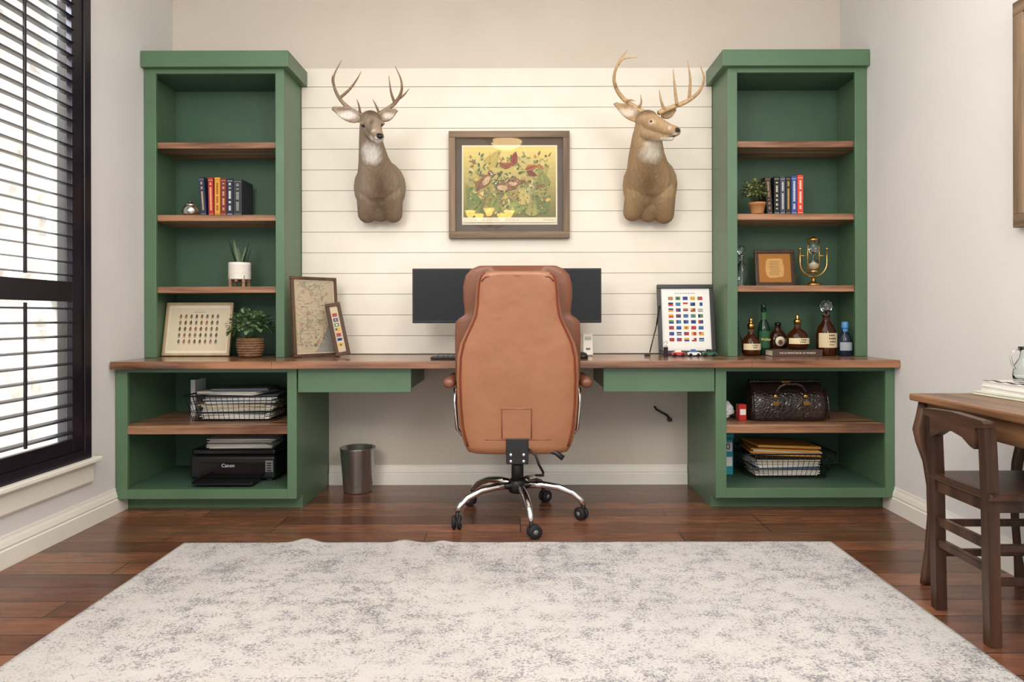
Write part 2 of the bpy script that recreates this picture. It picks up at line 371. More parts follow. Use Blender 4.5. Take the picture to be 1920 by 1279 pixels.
# ================================================================ BUILT-INS
TF=3.768; CF=3.495; DESK=.768
SH=[1.944,1.548,1.155]
def tower(label,xa,xb,ox0,ox1,inner):
    t=thing('bookcase_tower',label,'bookcase',((xa+xb)/2,3.92,DESK),group='green bookcase towers')
    b=MB(); ia=xa+.022; ib=xb-.022
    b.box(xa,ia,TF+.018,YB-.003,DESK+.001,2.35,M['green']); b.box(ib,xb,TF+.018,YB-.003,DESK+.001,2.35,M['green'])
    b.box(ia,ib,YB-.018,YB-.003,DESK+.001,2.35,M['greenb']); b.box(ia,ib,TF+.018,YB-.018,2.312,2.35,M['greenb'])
    b.build('body',t,True)
    f=MB(); f.box(xa,ox0,TF,TF+.018,DESK+.001,2.36,M['green'],.002); f.box(ox1,xb,TF,TF+.018,DESK+.001,2.36,M['green'],.002); f.box(ox0,ox1,TF,TF+.018,2.312,2.36,M['green'],.002)
    f.build('face_frame',t,True)
    c=MB(); e=.036
    ca,cb=(xa,xb+e) if inner>0 else (xa-e,xb)
    c.box(ca,cb,TF-e,YB-.003,2.337,2.425,M['green'],.003)
    c.build('crown',t,True)
    for z in SH:
        s=MB(); s.box(ia,ib,TF+.02,YB-.019,z-.034,z,M['wal'],.003); s.build('shelf',t,True)
    return t
tower('tall green open bookcase on the left, nearest the window',-2.04,-1.281,-1.977,-1.3275,1)
tower('tall green open bookcase on the right, with bottles at its foot',1.13,1.885,1.183,1.823,-1)
def base_cab(label,xa,xb,ox0,ox1,inner):
    t=thing('base_cabinet',label,'cabinet',((xa+xb)/2,3.8,0),group='green base cabinets')
    ia,ib=xa+.02,xb-.02; b=MB()
    for p,q in ((xa,ia),(ib,xb)):
        b.box(p,q,CF+.02,YB-.003,.071,.728,M['green'])
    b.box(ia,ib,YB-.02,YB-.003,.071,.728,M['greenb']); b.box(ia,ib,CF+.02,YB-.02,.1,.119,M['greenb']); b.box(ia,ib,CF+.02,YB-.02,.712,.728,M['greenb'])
    b.build('body',t,True)
    f=MB(); f.box(xa,ox0,CF,CF+.02,.071,.728,M['green'],.002); f.box(ox1,xb,CF,CF+.02,.071,.728,M['green'],.002)
    f.box(ox0,ox1,CF,CF+.02,.71,.728,M['green']); f.box(ox0,ox1,CF,CF+.02,.071,.119,M['green'],.002); f.build('face_frame',t,True)
    k=MB(); k.box(xa,xb,3.591,YB-.018,.001,.071,M['green']); k.build('toe_kick',t,True)
    s=MB(); s.box(ia,ib,CF+.004,YB-.021,.397,.439,M['wal'],.003); s.build('shelf',t,True)
base_cab('low green open cabinet holding the printer',-2.04,-1.127,-1.981,-1.175,1)
base_cab('low green open cabinet holding the dark leather bag',.985,1.886,1.04,1.841,-1)
dk=thing('desk_worktop','long walnut worktop with two slim green drawers, spanning both base cabinets','worktop',(0,3.75,.73))
b=MB(); b.box(-2.035,-1.235,3.439,YB-.026,.73,DESK,M['top'],.004); b.box(-1.2345,1.152,3.439,YB-.026,.73,DESK,M['top'],.004); b.box(1.1525,1.886,3.439,YB-.026,.73,DESK,M['top'],.004)
b.build('worktop_slab',dk,True)
for xa,xb in ((-1.12,-.55),(.42,.98)):
    d=MB().box(xa,xb,CF,CF+.02,.608,.727,M['green'],.002).build('drawer',dk,True)
    MB().box(xa+.003,xb-.003,CF+.02,4.0,.625,.727,M['green']).build('drawer_box',d,True)
# rug
b=MB(); rx0,rx1,ry0,ry1=-1.46,1.347,.25,3.012; nx,ny=200,180; vs=[];fs=[]
for j in range(ny+1):
    for i in range(nx+1):
        x=rx0+(rx1-rx0)*i/nx; y=ry0+(ry1-ry0)*j/ny; d=max(0,1-(ry1-y)/.22)
        hz=.010+d*(.018*math.exp(-((x+.93)/.05)**2)+.012*math.exp(-((x+.5)/.045)**2)+.008*math.exp(-((x+.34)/.03)**2))
        y2=y+d*.006*noise.noise(Vector((x*5,0,0)))
        vs.append((x,y2,hz))
for j in range(ny):
    for i in range(nx): a=j*(nx+1)+i; fs.append((a,a+1,a+nx+2,a+nx+1))
b.add(vs,fs,M['rug'],smooth=True)
ring=[i for i in range(nx+1)]+[(j)*(nx+1)+nx for j in range(1,ny+1)]+[ny*(nx+1)+i for i in range(nx-1,-1,-1)]+[j*(nx+1) for j in range(ny-1,0,-1)]
ev=[vs[k] for k in ring]; n=len(ev)
b.add([Vector(v) for v in ev]+[Vector((v[0],v[1],.001)) for v in ev],[(i,(i+1)%n,n+(i+1)%n,n+i) for i in range(n)],M['rugedge'])
rug=tag(b.build('area_rug'),'large cream and grey distressed area rug in the foreground','rug')
def rugpat(x,y):
    px=abs(x+.057); py=abs(y-1.63); d=min(x-rx0,rx1-x,ry1-y,y-ry0)
    if d<.36: v=.5+.4*math.sin(x*18)*math.sin(y*18)+.3*math.cos((x+y)*34)*math.cos((x-y)*34)
    else:
        u=((px+.2)%.42)-.21; w_=((py+.2)%.42)-.21; r=math.hypot(u,w_); th=math.atan2(w_,u)
        v=.45+.35*math.cos(r*44+2.2*math.cos(th*6))+.25*math.sin(px*30)*math.sin(py*30)
    v+=.6*noise.noise(Vector((x*2.4,y*2.4,3)))
    return max(0,min(1,v))
cv=[rugpat(v.co.x,v.co.y) for v in rug.data.vertices]; ca=rug.data.color_attributes['Col']
for l in rug.data.loops: k=cv[l.vertex_index]; ca.data[l.index].color=(k,k,k,1)
# ================================================================ OFFICE CHAIR
CX,CY=-.014,3.40
ch=thing('office_chair','tan leather high-back executive chair at the desk, seen from behind','chair',(CX,CY,0))
def row(px_half,py,Y): return (CZ-(py-VY)*Y/F, px_half*Y/F)
prof=[(853,80),(849,94),(838,101),(826,105),(800,111),(760,115),(710,116.5),(670,115),(645,109),(625,100),(608,91),(592,84),(570,80.5),(545,79),(527,77),(516,73),(511,66),(508,58)]
def by(z): return 3.245-(z-.37)*.12     # back surface recline
rings=[]
for py,h in prof:
    Yr=by(CZ-(py-VY)*3.16/F); z,hw=row(h,py,Yr); e=.05
    if py in (853,508): e=.03
    rings.append(sring(-CX-.011,Yr-CY+.045,z,hw,e,56,3.3))
MB().loft(rings,M['leather']).build('backrest_shell',ch)
# front cushion with side wings
prof2=[(846,82),(800,110),(720,117.5),(660,118.5),(630,119),(604,117.5),(597,111),(590,101),(584,100),(560,103),(535,103),(520,98),(509,88),(503,74)]
rings=[]
for py,h in prof2:
    Yr=by(CZ-(py-VY)*3.16/F); z,hw=row(h,py,Yr+.1)
    r=sring(-CX-.011,Yr-CY+.125,z,hw*1.0,.038,36,3.2)
    if py<=520: r=[(x,y,zz+(.012 if abs(x-.003)>.62*hw else -.035)) for x,y,zz in r]
    rings.append(r)
MB().loft(rings,M['leather2']).build('backrest_cushion',ch)
for sgn in (-1,1):
    p=MB(); pts=[]
    for py,h in prof[2:-1]:
        Yr=by(CZ-(py-VY)*3.16/F); z,hw=row(h,py,Yr); pts.append((-CX-.011+sgn*hw*.93,Yr-CY+.045-.05*(1-.93**3.3)**(1/3.3),z))
    p.tube(pts,.0056,M['pipe'],8); p.build('piping',ch)
zt=CZ-(518-VY)*3.1/F; z8=CZ-(827-VY)*3.2/F
p=MB(); p.tube([(.003-.165,by(zt)-CY+.012,zt-.02),(.003-.145,by(zt)-CY+.004,zt),(.003,by(zt)-CY-.003,zt+.004),(.148,by(zt)-CY+.004,zt),(.168,by(zt)-CY+.012,zt-.02)],.0035,M['pipe'],6); p.build('seam',ch)
p=MB(); p.tube([(.003-.24,by(z8)-CY+.013,z8),(.003-.15,by(z8)-CY-.001,z8-.001),(.003,by(z8)-CY-.005,z8-.002),(.003+.15,by(z8)-CY-.001,z8-.001),(.003+.24,by(z8)-CY+.013,z8)],.004,M['pipe'],6); p.build('seam',ch)
za=CZ-(826-VY)*3.19/F; zb=CZ-(766-VY)*3.19/F
p=MB(); X=Matrix.Translation((-.003,by((za+zb)/2)-CY-.0075,(za+zb)/2))@Matrix.Rotation(R(6.8),4,'X')
p.box(-.072,.072,-.004,.004,-(zb-za)/2,(zb-za)/2,M['leather'],.003,X); fl=p.build('pocket_flap',ch)
p=MB(); p.tube([X@Vector((-.068,-.0045,-.07)),X@Vector((-.068,-.0045,.07)),X@Vector((.068,-.0045,.07)),X@Vector((.068,-.0045,-.07))],.0022,M['pipe'],5); p.build('stitching',fl)
# seat, arms
s=MB(); s.loft([sring(0,.13,.40,.235,.22,36,4),sring(0,.13,.415,.26,.235,36,4),sring(0,.13,.47,.27,.24,36,4),sring(0,.13,.50,.255,.225,36,4),sring(0,.13,.515,.2,.17,36,4)],M['leather2']); s.build('seat',ch)
for sg in (-1,1):
    a=MB(); rr=[]
    for y,k in ((-.135,.55),(-.125,.9),(-.09,1),(.1,1),(.19,1),(.22,.8),(.23,.4)):
        rr.append([(sg*.325+.003+.031*k*math.cos(t),y,.674+.026*k*math.sin(t)) for t in [2*PI*j/16 for j in range(16)]])
    a.loft(rr,M['leather2']); ao=a.build('armrest',ch)
    for y0,y1,y2,y3 in ((-.075,-.085,-.06,-.02),(.16,.17,.15,.1)):
        g=MB(); g.tube([(sg*.296,y0,.648),(sg*.298,y1,.58),(sg*.290,y2,.45),(sg*.25,y3,.39),(sg*.15,max(0,y3),.385)],.009,M['chrome'],10); g.build('arm_support',ch)
# mechanism
m=MB(); m.box(-.052,.052,-.175,-.163,.30,.42,M['black'],.004); m.box(-.045,.045,-.16,.06,.335,.385,M['black'],.01); m.box(-.11,.11,-.08,.1,.385,.40,M['black'],.004)
mo=m.build('tilt_mechanism',ch)
for (x,z) in ((-.03,.345),(.03,.345),(-.03,.315),(.03,.315)):
    q=MB(); q.lathe([(.008,0),(.008,.003),(.005,.006),(0,.006)],M['chrome'],X=Matrix.Translation((x,-.175,z))@Matrix.Rotation(PI/2,4,'X'),n=12); q.build('bolt',mo)
l=MB(); l.tube([(.04,-.1,.355),(.12,-.13,.36),(.18,-.15,.35),(.215,-.16,.325)],[.008,.008,.012,.014],M['black'],8); l.build('lever',ch)
l=MB(); l.tube([(.05,-.165,.37),(.085,-.18,.345),(.1,-.18,.3),(.12,-.15,.26),(.125,-.05,.22),(.09,0,.21)],.006,M['black'],8); l.build('cable_loop',ch)
c=MB(); c.lathe([(.03,.175),(.03,.26),(.026,.27),(.018,.27),(.018,.345)],M['black'],n=20); c.build('gas_lift',ch)
c=MB(); c.lathe([(.03,.125),(.042,.13),(.046,.15),(.044,.185),(.034,.195),(0,.195)],M['black'],n=24); c.build('hub',ch)
for k in range(5):
    a=R(65+72*k); d=Vector((math.cos(a),math.sin(a),0)); L=MB()
    pts=[d*.035+Vector((0,0,.165)),d*.12+Vector((0,0,.168)),d*.2+Vector((0,0,.158)),d*.27+Vector((0,0,.132)),d*.31+Vector((0,0,.1)),d*.322+Vector((0,0,.075))]
    L.tube(pts,[.019,.018,.016,.015,.014,.013],M['chrome'],12); lo=L.build('base_leg',ch)
    w=MB(); c0=d*.322; wa=R(40*k); ax=Vector((math.cos(wa+a+1.2),math.sin(wa+a+1.2),0))
    rot=ax.to_track_quat('Z','Y').to_matrix().to_4x4()
    off=ax.cross(Vector((0,0,1)))*.015
    for sg in (-1,1):
        w.lathe([(.0,-.009),(.024,-.009),(.031,-.006),(.031,.006),(.024,.009),(0,.009)],M['rubber'],X=Matrix.Translation(c0+off+ax*.013*sg+Vector((0,0,.0315)))@rot,n=20)
        w.lathe([(0,-.0105),(.011,-.0105),(.011,.0105),(0,.0105)],M['grey'],X=Matrix.Translation(c0+off+ax*.013*sg+Vector((0,0,.0315)))@rot,n=14)
    w.tube([c0+Vector((0,0,.085)),c0+Vector((0,0,.05)),c0+off+Vector((0,0,.035))],.009,M['black'],8)
    w.build('caster',lo)
# ================================================================ MONITORS and desk gear
def monitor(label,xa,xb,nx):
    Y=3.76; t=thing('monitor',label,'monitor',((xa+xb)/2,Y,DESK),group='black desk monitors')
    z0,z1=.953,1.25
    MB().box(xa,xb,Y,Y+.03,z0,z1,M['black'],.004).build('bezel',t,True)
    MB().box(xa+.008,xb-.008,Y-.0012,Y-.0002,z0+.016,z1-.008,M['screen']).build('screen',t,True)
    s=MB(); s.box(nx-.02,nx+.02,Y+.031,Y+.05,DESK+.012,1.1,M['black'],.004); s.box(nx-.02,nx+.02,Y+.0305,Y+.045,1.05,1.12,M['black']); so=s.build('stand',t,True)
    MB().box(nx-.07,nx+.07,Y-.06,Y+.12,DESK+.001,DESK+.012,M['black'],.004).build('foot',t,True)
monitor('black flat monitor to the left behind the chair',-.584,-.068,-.2)
monitor('black flat monitor to the right behind the chair',-.064,.442,.08)
kb=thing('keyboard','black keyboard on the desk, mostly hidden behind the chair','keyboard',(-.24,3.62,DESK+.001))
MB().box(-.22,.22,-.065,.065,0,.014,M['black'],.004).build('body',kb)
k=MB()
for r in range(5):
    for i in range(16): k.box(-.205+i*.0257,-.205+i*.0257+.021,-.055+r*.0225,-.055+r*.0225+.018,.0145,.019,M['grey'])
k.build('keys',kb)
ms=thing('computer_mouse','black mouse on the desk just right of the chair back','mouse',(.325,3.63,DESK+.001))
MB().loft([sring(0,0,0,.03,.05,24,2.4),sring(0,0,.015,.031,.051,24,2.4),sring(0,.005,.028,.022,.036,24,2.2),sring(0,.008,.033,.008,.014,24,2)],M['black']).build('body',ms)
rm=thing('remote_control','small off-white remote propped upright on the desk behind the chair','remote',(.378,3.86,DESK+.002),(R(-8),0,0))
MB().box(-.028,.028,-.012,.012,0,.125,M['offwhite'],.006).build('body',rm)
MB().box(-.012,.012,-.0135,-.0121,.03,.042,M['grey'],.001).build('button',rm)
MB().box(-.018,.018,-.0135,-.0121,.085,.105,cmat((176,180,170))).build('display',rm)
# waste basket
wb=MB(); wb.lathe([(.0,.004),(.076,.004),(.078,.0),(.08,.004),(.099,.243),(.102,.247),(.1,.25),(.096,.247),(.076,.02),(0,.02)],M['steel'],n=48)
tag(wb.build('waste_basket',loc=(-.921,3.93,.001)),'brushed steel waste basket on the floor under the desk','bin')
# wall cable
c=MB(); p=[at(1227,763,4.08),at(1230,768,4.06),at(1240,774,4.05),at(1250,779,4.05),at(1255,786,4.06)]
c.tube(p,.006,M['black'],8); c.box(p[-1].x-.012,p[-1].x+.012,4.045,4.07,p[-1].z-.014,p[-1].z+.006,M['black'],.003)
tag(c.build('wall_cable',None,True,loc=tuple(p[0])),'short black cable stub poking out of the wall under the desk','cable')
# ================================================================ DEER MOUNTS
def ell(mb,c,r,X=None): mb.sphere(c,r,M['fur'],X,20)
def cone(mb,p0,r0,p1,r1,n=9):
    for i in range(n+1):
        t=i/n; mb.sphere(Vector(p0).lerp(Vector(p1),t),r0+(r1-r0)*t,M['fur'],None,16)
def earX(d,nrm):
    d=Vector(d).normalized(); n=Vector(nrm); n=(n-d*n.dot(d)).normalized(); w=d.cross(n)
    return Matrix((d,w,n)).transposed()
def ear(mb,p0,p1,nrm,wmax):
    p0,p1=Vector(p0),Vector(p1); X=earX(p1-p0,nrm)
    for i in range(13):
        t=i/12; w=max(.007,wmax*math.sin(PI*min(1,.16+.84*t**.85))**.8)
        c=p0.lerp(p1,t)
        mb.sphere(c,(.016,w,.0095),M['fur'],X,14)
        for sg in (-1,1): mb.sphere(c+X@Vector((0,sg*w*.85,.012)),.0085,M['fur'],None,8)   # curled rim
def deer(label,cen,B,ears,patches,eyes,nose,antl,basecol,antcol):
    t=thing('deer_mount',label,'deer head',tuple(cen),group='mounted deer heads')
    mb=MB()
    for q in B:
        if q[0]=='e': ell(mb,q[1],q[2],q[3] if len(q)>3 else None)
        else: cone(mb,*q[1:])
    for q in ears: ear(mb,*q)
    bmesh.ops.remove_doubles(mb.bm,verts=list(mb.bm.verts),dist=1e-6)
    me=bpy.data.meshes.new('t'); mb.bm.to_mesh(me); mb.bm.free()
    o=bpy.data.objects.new('t',me); COL.objects.link(o)
    md=o.modifiers.new('r','REMESH'); md.mode='VOXEL'; md.voxel_size=.0048
    sm=o.modifiers.new('s','SMOOTH'); sm.factor=.5; sm.iterations=8
    bpy.context.view_layer.update()
    me2=bpy.data.meshes.new_from_object(o.evaluated_get(bpy.context.evaluated_depsgraph_get())); bpy.data.objects.remove(o)
    me2.name='body'
    ca=me2.color_attributes.new('Col','FLOAT_COLOR','POINT')
    for i,v in enumerate(me2.vertices):
        p=v.co
        if p.y>YB-.021: p.y=YB-.021
        c=Vector(lin(basecol(p)))
        for (pc,pr,colr,soft) in patches:
            d=math.sqrt(sum(((p[k]-pc[k])/pr[k])**2 for k in range(3)))+.25*noise.noise(Vector((p.x*70,p.y*70,p.z*24)))
            wgt=max(0,min(1,(1+soft-d)/(2*soft))); c=c.lerp(Vector(lin(colr)),wgt)
        j=.96+.1*noise.noise(Vector((p.x*110,p.y*110,p.z*26))); ca.data[i].color=(c.x*j,c.y*j,c.z*j,1)
        v.co-=Vector(cen)
    me2.materials.clear(); me2.materials.append(M['fur'])
    for pl in me2.polygons: pl.use_smooth=True
    bo=bpy.data.objects.new('body',me2); COL.objects.link(bo); bo.parent=t
    for e,r in eyes: 
        MB().sphere(e,r,M['eye'],None,16).build('eye',t,True)
    n=MB()
    n.sphere(nose[0],nose[1],M['nose'],nose[2],16); n.build('nose',t,True)
    for beam in antl:
        a=MB()
        for k,(pts,r0) in enumerate(beam):
            P=[at(*q) for q in pts]; Q=[]
            ext=[P[0]*2-P[1]]+P+[P[-1]*2-P[-2]]
            for i in range(1,len(ext)-2):
                for s in range(5):
                    u=s/5; p0,p1,p2,p3=ext[i-1:i+3]
                    Q.append(.5*((2*p1)+(p2-p0)*u+(2*p0-5*p1+4*p2-p3)*u*u+(3*p1-p0-3*p2+p3)*u**3))
            Q.append(P[-1]); nq=len(Q)
            rs=[max(.0016,r0*(1-(i/(nq-1))**1.6*.86)) for i in range(nq)]
            a.tube(Q,rs,M['antler'],10,col=lin(antcol))
        a.build('antler',t,True)
    return t
def base1(p):
    z=p.z; g=(154,136,117) 
    if z<1.68: k=min(1,(1.68-z)/.22); g=tuple(g[i]*(1-k)+(126,103,82)[i]*k for i in range(3))
    return g
A=at
B1=[('e',A(713,352,3.99),(.150,.13,.165)),('c',A(700,365,3.94),.095,A(689,400,3.985),.055),('c',A(725,365,3.94),.095,A(738,400,3.985),.053),
 ('c',A(713,380,3.97),.08,A(713,396,3.99),.06),
 ('c',A(711,345,3.92),.125,A(702,305,3.83),.086),('c',A(702,305,3.83),.086,A(696,265,3.74),.064),('c',A(696,265,3.74),.064,A(696,238,3.68),.060),
 ('e',A(697,226,3.66),(.056,.08,.052)),('c',A(698,230,3.62),.047,A(707,248,3.52),.030),('c',A(707,248,3.52),.030,A(712,257,3.475),.025),
 ('c',A(697,246,3.64),.040,A(710,263,3.505),.017),
 ('e',A(682,232,3.62),(.02,.022,.012)),('e',A(716,231,3.62),(.018,.022,.012))]
E1=[(A(675,222,3.68),A(627,204,3.69),(.25,-1,-.15),.038),(A(716,222,3.68),A(743,209,3.69),(-.2,-1,.1),.034)]
P1=[(A(713,352,3.80),(.05,.14,.12),(106,87,70),.8),(A(696,287,3.72),(.046,.09,.05),(234,228,220),.4),(A(652,214,3.665),(.056,.04,.022),(222,212,204),.35),(A(729,216,3.67),(.03,.04,.018),(214,204,194),.4),
 (A(682,237,3.595),(.018,.03,.013),(206,196,184),.4),(A(716,236,3.595),(.015,.03,.012),(206,196,184),.4),(A(697,214,3.62),(.045,.08,.028),(98,82,67),.6),
 (A(700,237,3.57),(.013,.06,.04),(106,90,76),.5),
 (A(712,264,3.49),(.034,.04,.02),(236,231,224),.35),(A(701,262,3.56),(.03,.05,.02),(226,218,208),.5),(A(704,247,3.51),(.018,.03,.008),(216,208,198),.5),(A(712,262,3.47),(.016,.02,.003),(70,60,54),.4),(A(713,254,3.465),(.017,.025,.013),(30,26,24),.3)]
ant1=[[([(683,216,3.66),(664,208,3.69),(643,191,3.68),(629,167,3.63),(627,142,3.58),(641,113,3.54)],.0125),([(637,184,3.67),(656,167,3.63),(669,150,3.6),(678,134,3.58)],.008),([(629,165,3.63),(624,152,3.6),(624,140,3.57)],.006),([(676,212,3.67),(674,198,3.63),(670,186,3.6)],.007)],
 [([(707,216,3.66),(722,207,3.69),(741,193,3.68),(753,173,3.63),(753,150,3.58),(742,124,3.54)],.0125),([(747,186,3.67),(758,178,3.64),(768,166,3.61)],.007),([(741,193,3.68),(734,172,3.63),(730,142,3.58)],.008),([(712,212,3.67),(706,198,3.63),(700,186,3.6)],.007)]]
deer('deer shoulder mount left of the framed bird print, facing forward',A(713,362,YB-.022),B1,E1,P1,[(A(683,235,3.59),(.0115,.009,.0085)),(A(715.5,234,3.59),(.0105,.009,.0085))],(A(713,256,3.458),(.016,.014,.011),None),ant1,base1,(150,126,102))
def base2(p):
    z=p.z; g=(174,146,112)
    if z<1.66: k=min(1,(1.66-z)/.2); g=tuple(g[i]*(1-k)+(140,110,80)[i]*k for i in range(3))
    return g
B2=[('e',A(1219,348,3.99),(.158,.13,.175)),('c',A(1205,362,3.94),.1,A(1186,398,3.985),.054),('c',A(1235,362,3.94),.1,A(1246,402,3.985),.057),
 ('c',A(1217,380,3.97),.085,A(1216,398,3.99),.06),
 ('c',A(1217,338,3.92),.132,A(1213,300,3.83),.104),('c',A(1213,300,3.83),.104,A(1213,266,3.74),.084),('c',A(1213,266,3.74),.084,A(1214,240,3.69),.066),
 ('e',A(1214,226,3.67),(.06,.07,.052)),('c',A(1222,230,3.63),.048,A(1252,243,3.565),.031),('c',A(1252,243,3.565),.031,A(1268,247,3.54),.026),
 ('c',A(1216,249,3.66),.044,A(1259,259,3.565),.017)]
E2=[(A(1200,224,3.69),A(1155,197,3.70),(.3,-1,-.1),.037),(A(1244,218,3.71),A(1264,207,3.73),(.4,-.8,.1),.026)]
P2=[(A(1217,345,3.80),(.06,.14,.12),(118,93,67),.8),(A(1222,287,3.72),(.054,.1,.04),(226,217,200),.5),(A(1178,210,3.675),(.055,.04,.022),(218,202,184),.35),
 (A(1212,211,3.64),(.05,.08,.022),(122,97,74),.6),(A(1223,230,3.585),(.016,.03,.013),(200,180,154),.35),(A(1246,264,3.58),(.055,.06,.014),(228,218,204),.4),(A(1266,256,3.53),(.018,.03,.012),(222,213,200),.35),(A(1256,241,3.54),(.009,.03,.01),(200,184,162),.5),(A(1260,255,3.53),(.03,.04,.003),(86,70,58),.4),(A(1270,245,3.53),(.015,.03,.013),(32,26,24),.3),(A(1230,270,3.66),(.05,.06,.018),(222,209,192),.5)]
ant2=[[([(1214,214,3.66),(1196,204,3.69),(1169,185,3.68),(1154,160,3.63),(1154,135,3.58),(1168,112,3.54),(1197,108,3.5)],.0135),([(1160,122,3.56),(1166,108,3.54),(1178,94,3.52)],.008),([(1155,165,3.64),(1156,158,3.6),(1153,148,3.58)],.006),([(1196,204,3.69),(1203,194,3.65),(1202,178,3.62)],.008),([(1176,190,3.68),(1184,188,3.62),(1192,190,3.58)],.007)],
 [([(1236,212,3.66),(1258,203,3.69),(1290,190,3.68),(1312,172,3.63),(1321,148,3.58),(1314,124,3.54)],.0135),([(1246,207,3.67),(1240,188,3.63),(1237,169,3.6)],.008),([(1270,198,3.68),(1266,165,3.63),(1263,130,3.58)],.009),([(1293,188,3.68),(1295,150,3.62),(1290,113,3.57)],.009)]]
deer('deer shoulder mount right of the framed bird print, head turned sideways',A(1218,358,YB-.022),B2,E2,P2,[(A(1223,229,3.590),(.0125,.012,.0105))],(A(1270,246,3.526),(.015,.014,.011),None),ant2,base2,(196,164,122))
# ================================================================ FRAMES
def framed(name,label,cat,w,h,fw,dep,fm,fmv,mats,art,loc,rot,glass=False,group=None):
    t=thing(name,label,cat,loc,rot,group); f=MB()
    f.box(-w/2,w/2,0,dep,0,fw,fm,.002); f.box(-w/2,w/2,0,dep,h-fw,h,fm,.002); f.box(-w/2,-w/2+fw,.0003,dep-.0003,fw,h-fw,fmv,.002); f.box(w/2-fw,w/2,.0003,dep-.0003,fw,h-fw,fmv,.002)
    f.build('frame',t); MB().box(-w/2+fw*.5,w/2-fw*.5,dep*.55,dep*.9,fw*.5,h-fw*.5,mats).build('mat_board',t)
    a=MB(); art(a,dep*.55-.0006); a.build('artwork',t,weld=False)
    if glass: MB().box(-w/2+fw*.8,w/2-fw*.8,dep*.08,dep*.08+.0015,fw*.8,h-fw*.8,M['picglass']).build('glass',t)
    return t
INK=M['ink']
def rect(a,x0,x1,z0,z1,y,c): a.poly([(x0,y,z0),(x1,y,z0),(x1,y,z1),(x0,y,z1)],INK,lin(c))
def blob(a,cx,cz,rx,rz,y,c,ang=0,n=14):
    ca,sa=math.cos(ang),math.sin(ang); a.poly([(cx+rx*math.cos(t)*ca-rz*math.sin(t)*sa,y,cz+rx*math.cos(t)*sa+rz*math.sin(t)*ca) for t in [2*PI*i/n for i in range(n)]],INK,lin(c))
def leafp(a,x,z,L,w,ang,y,c):
    ca,sa=math.cos(ang),math.sin(ang); pts=[(0,0),(L*.3,w),(L*.7,w*.7),(L,0),(L*.7,-w*.7),(L*.3,-w)]
    a.poly([(x+u*ca-v*sa,y,z+u*sa+v*ca) for u,v in pts],INK,lin(c))
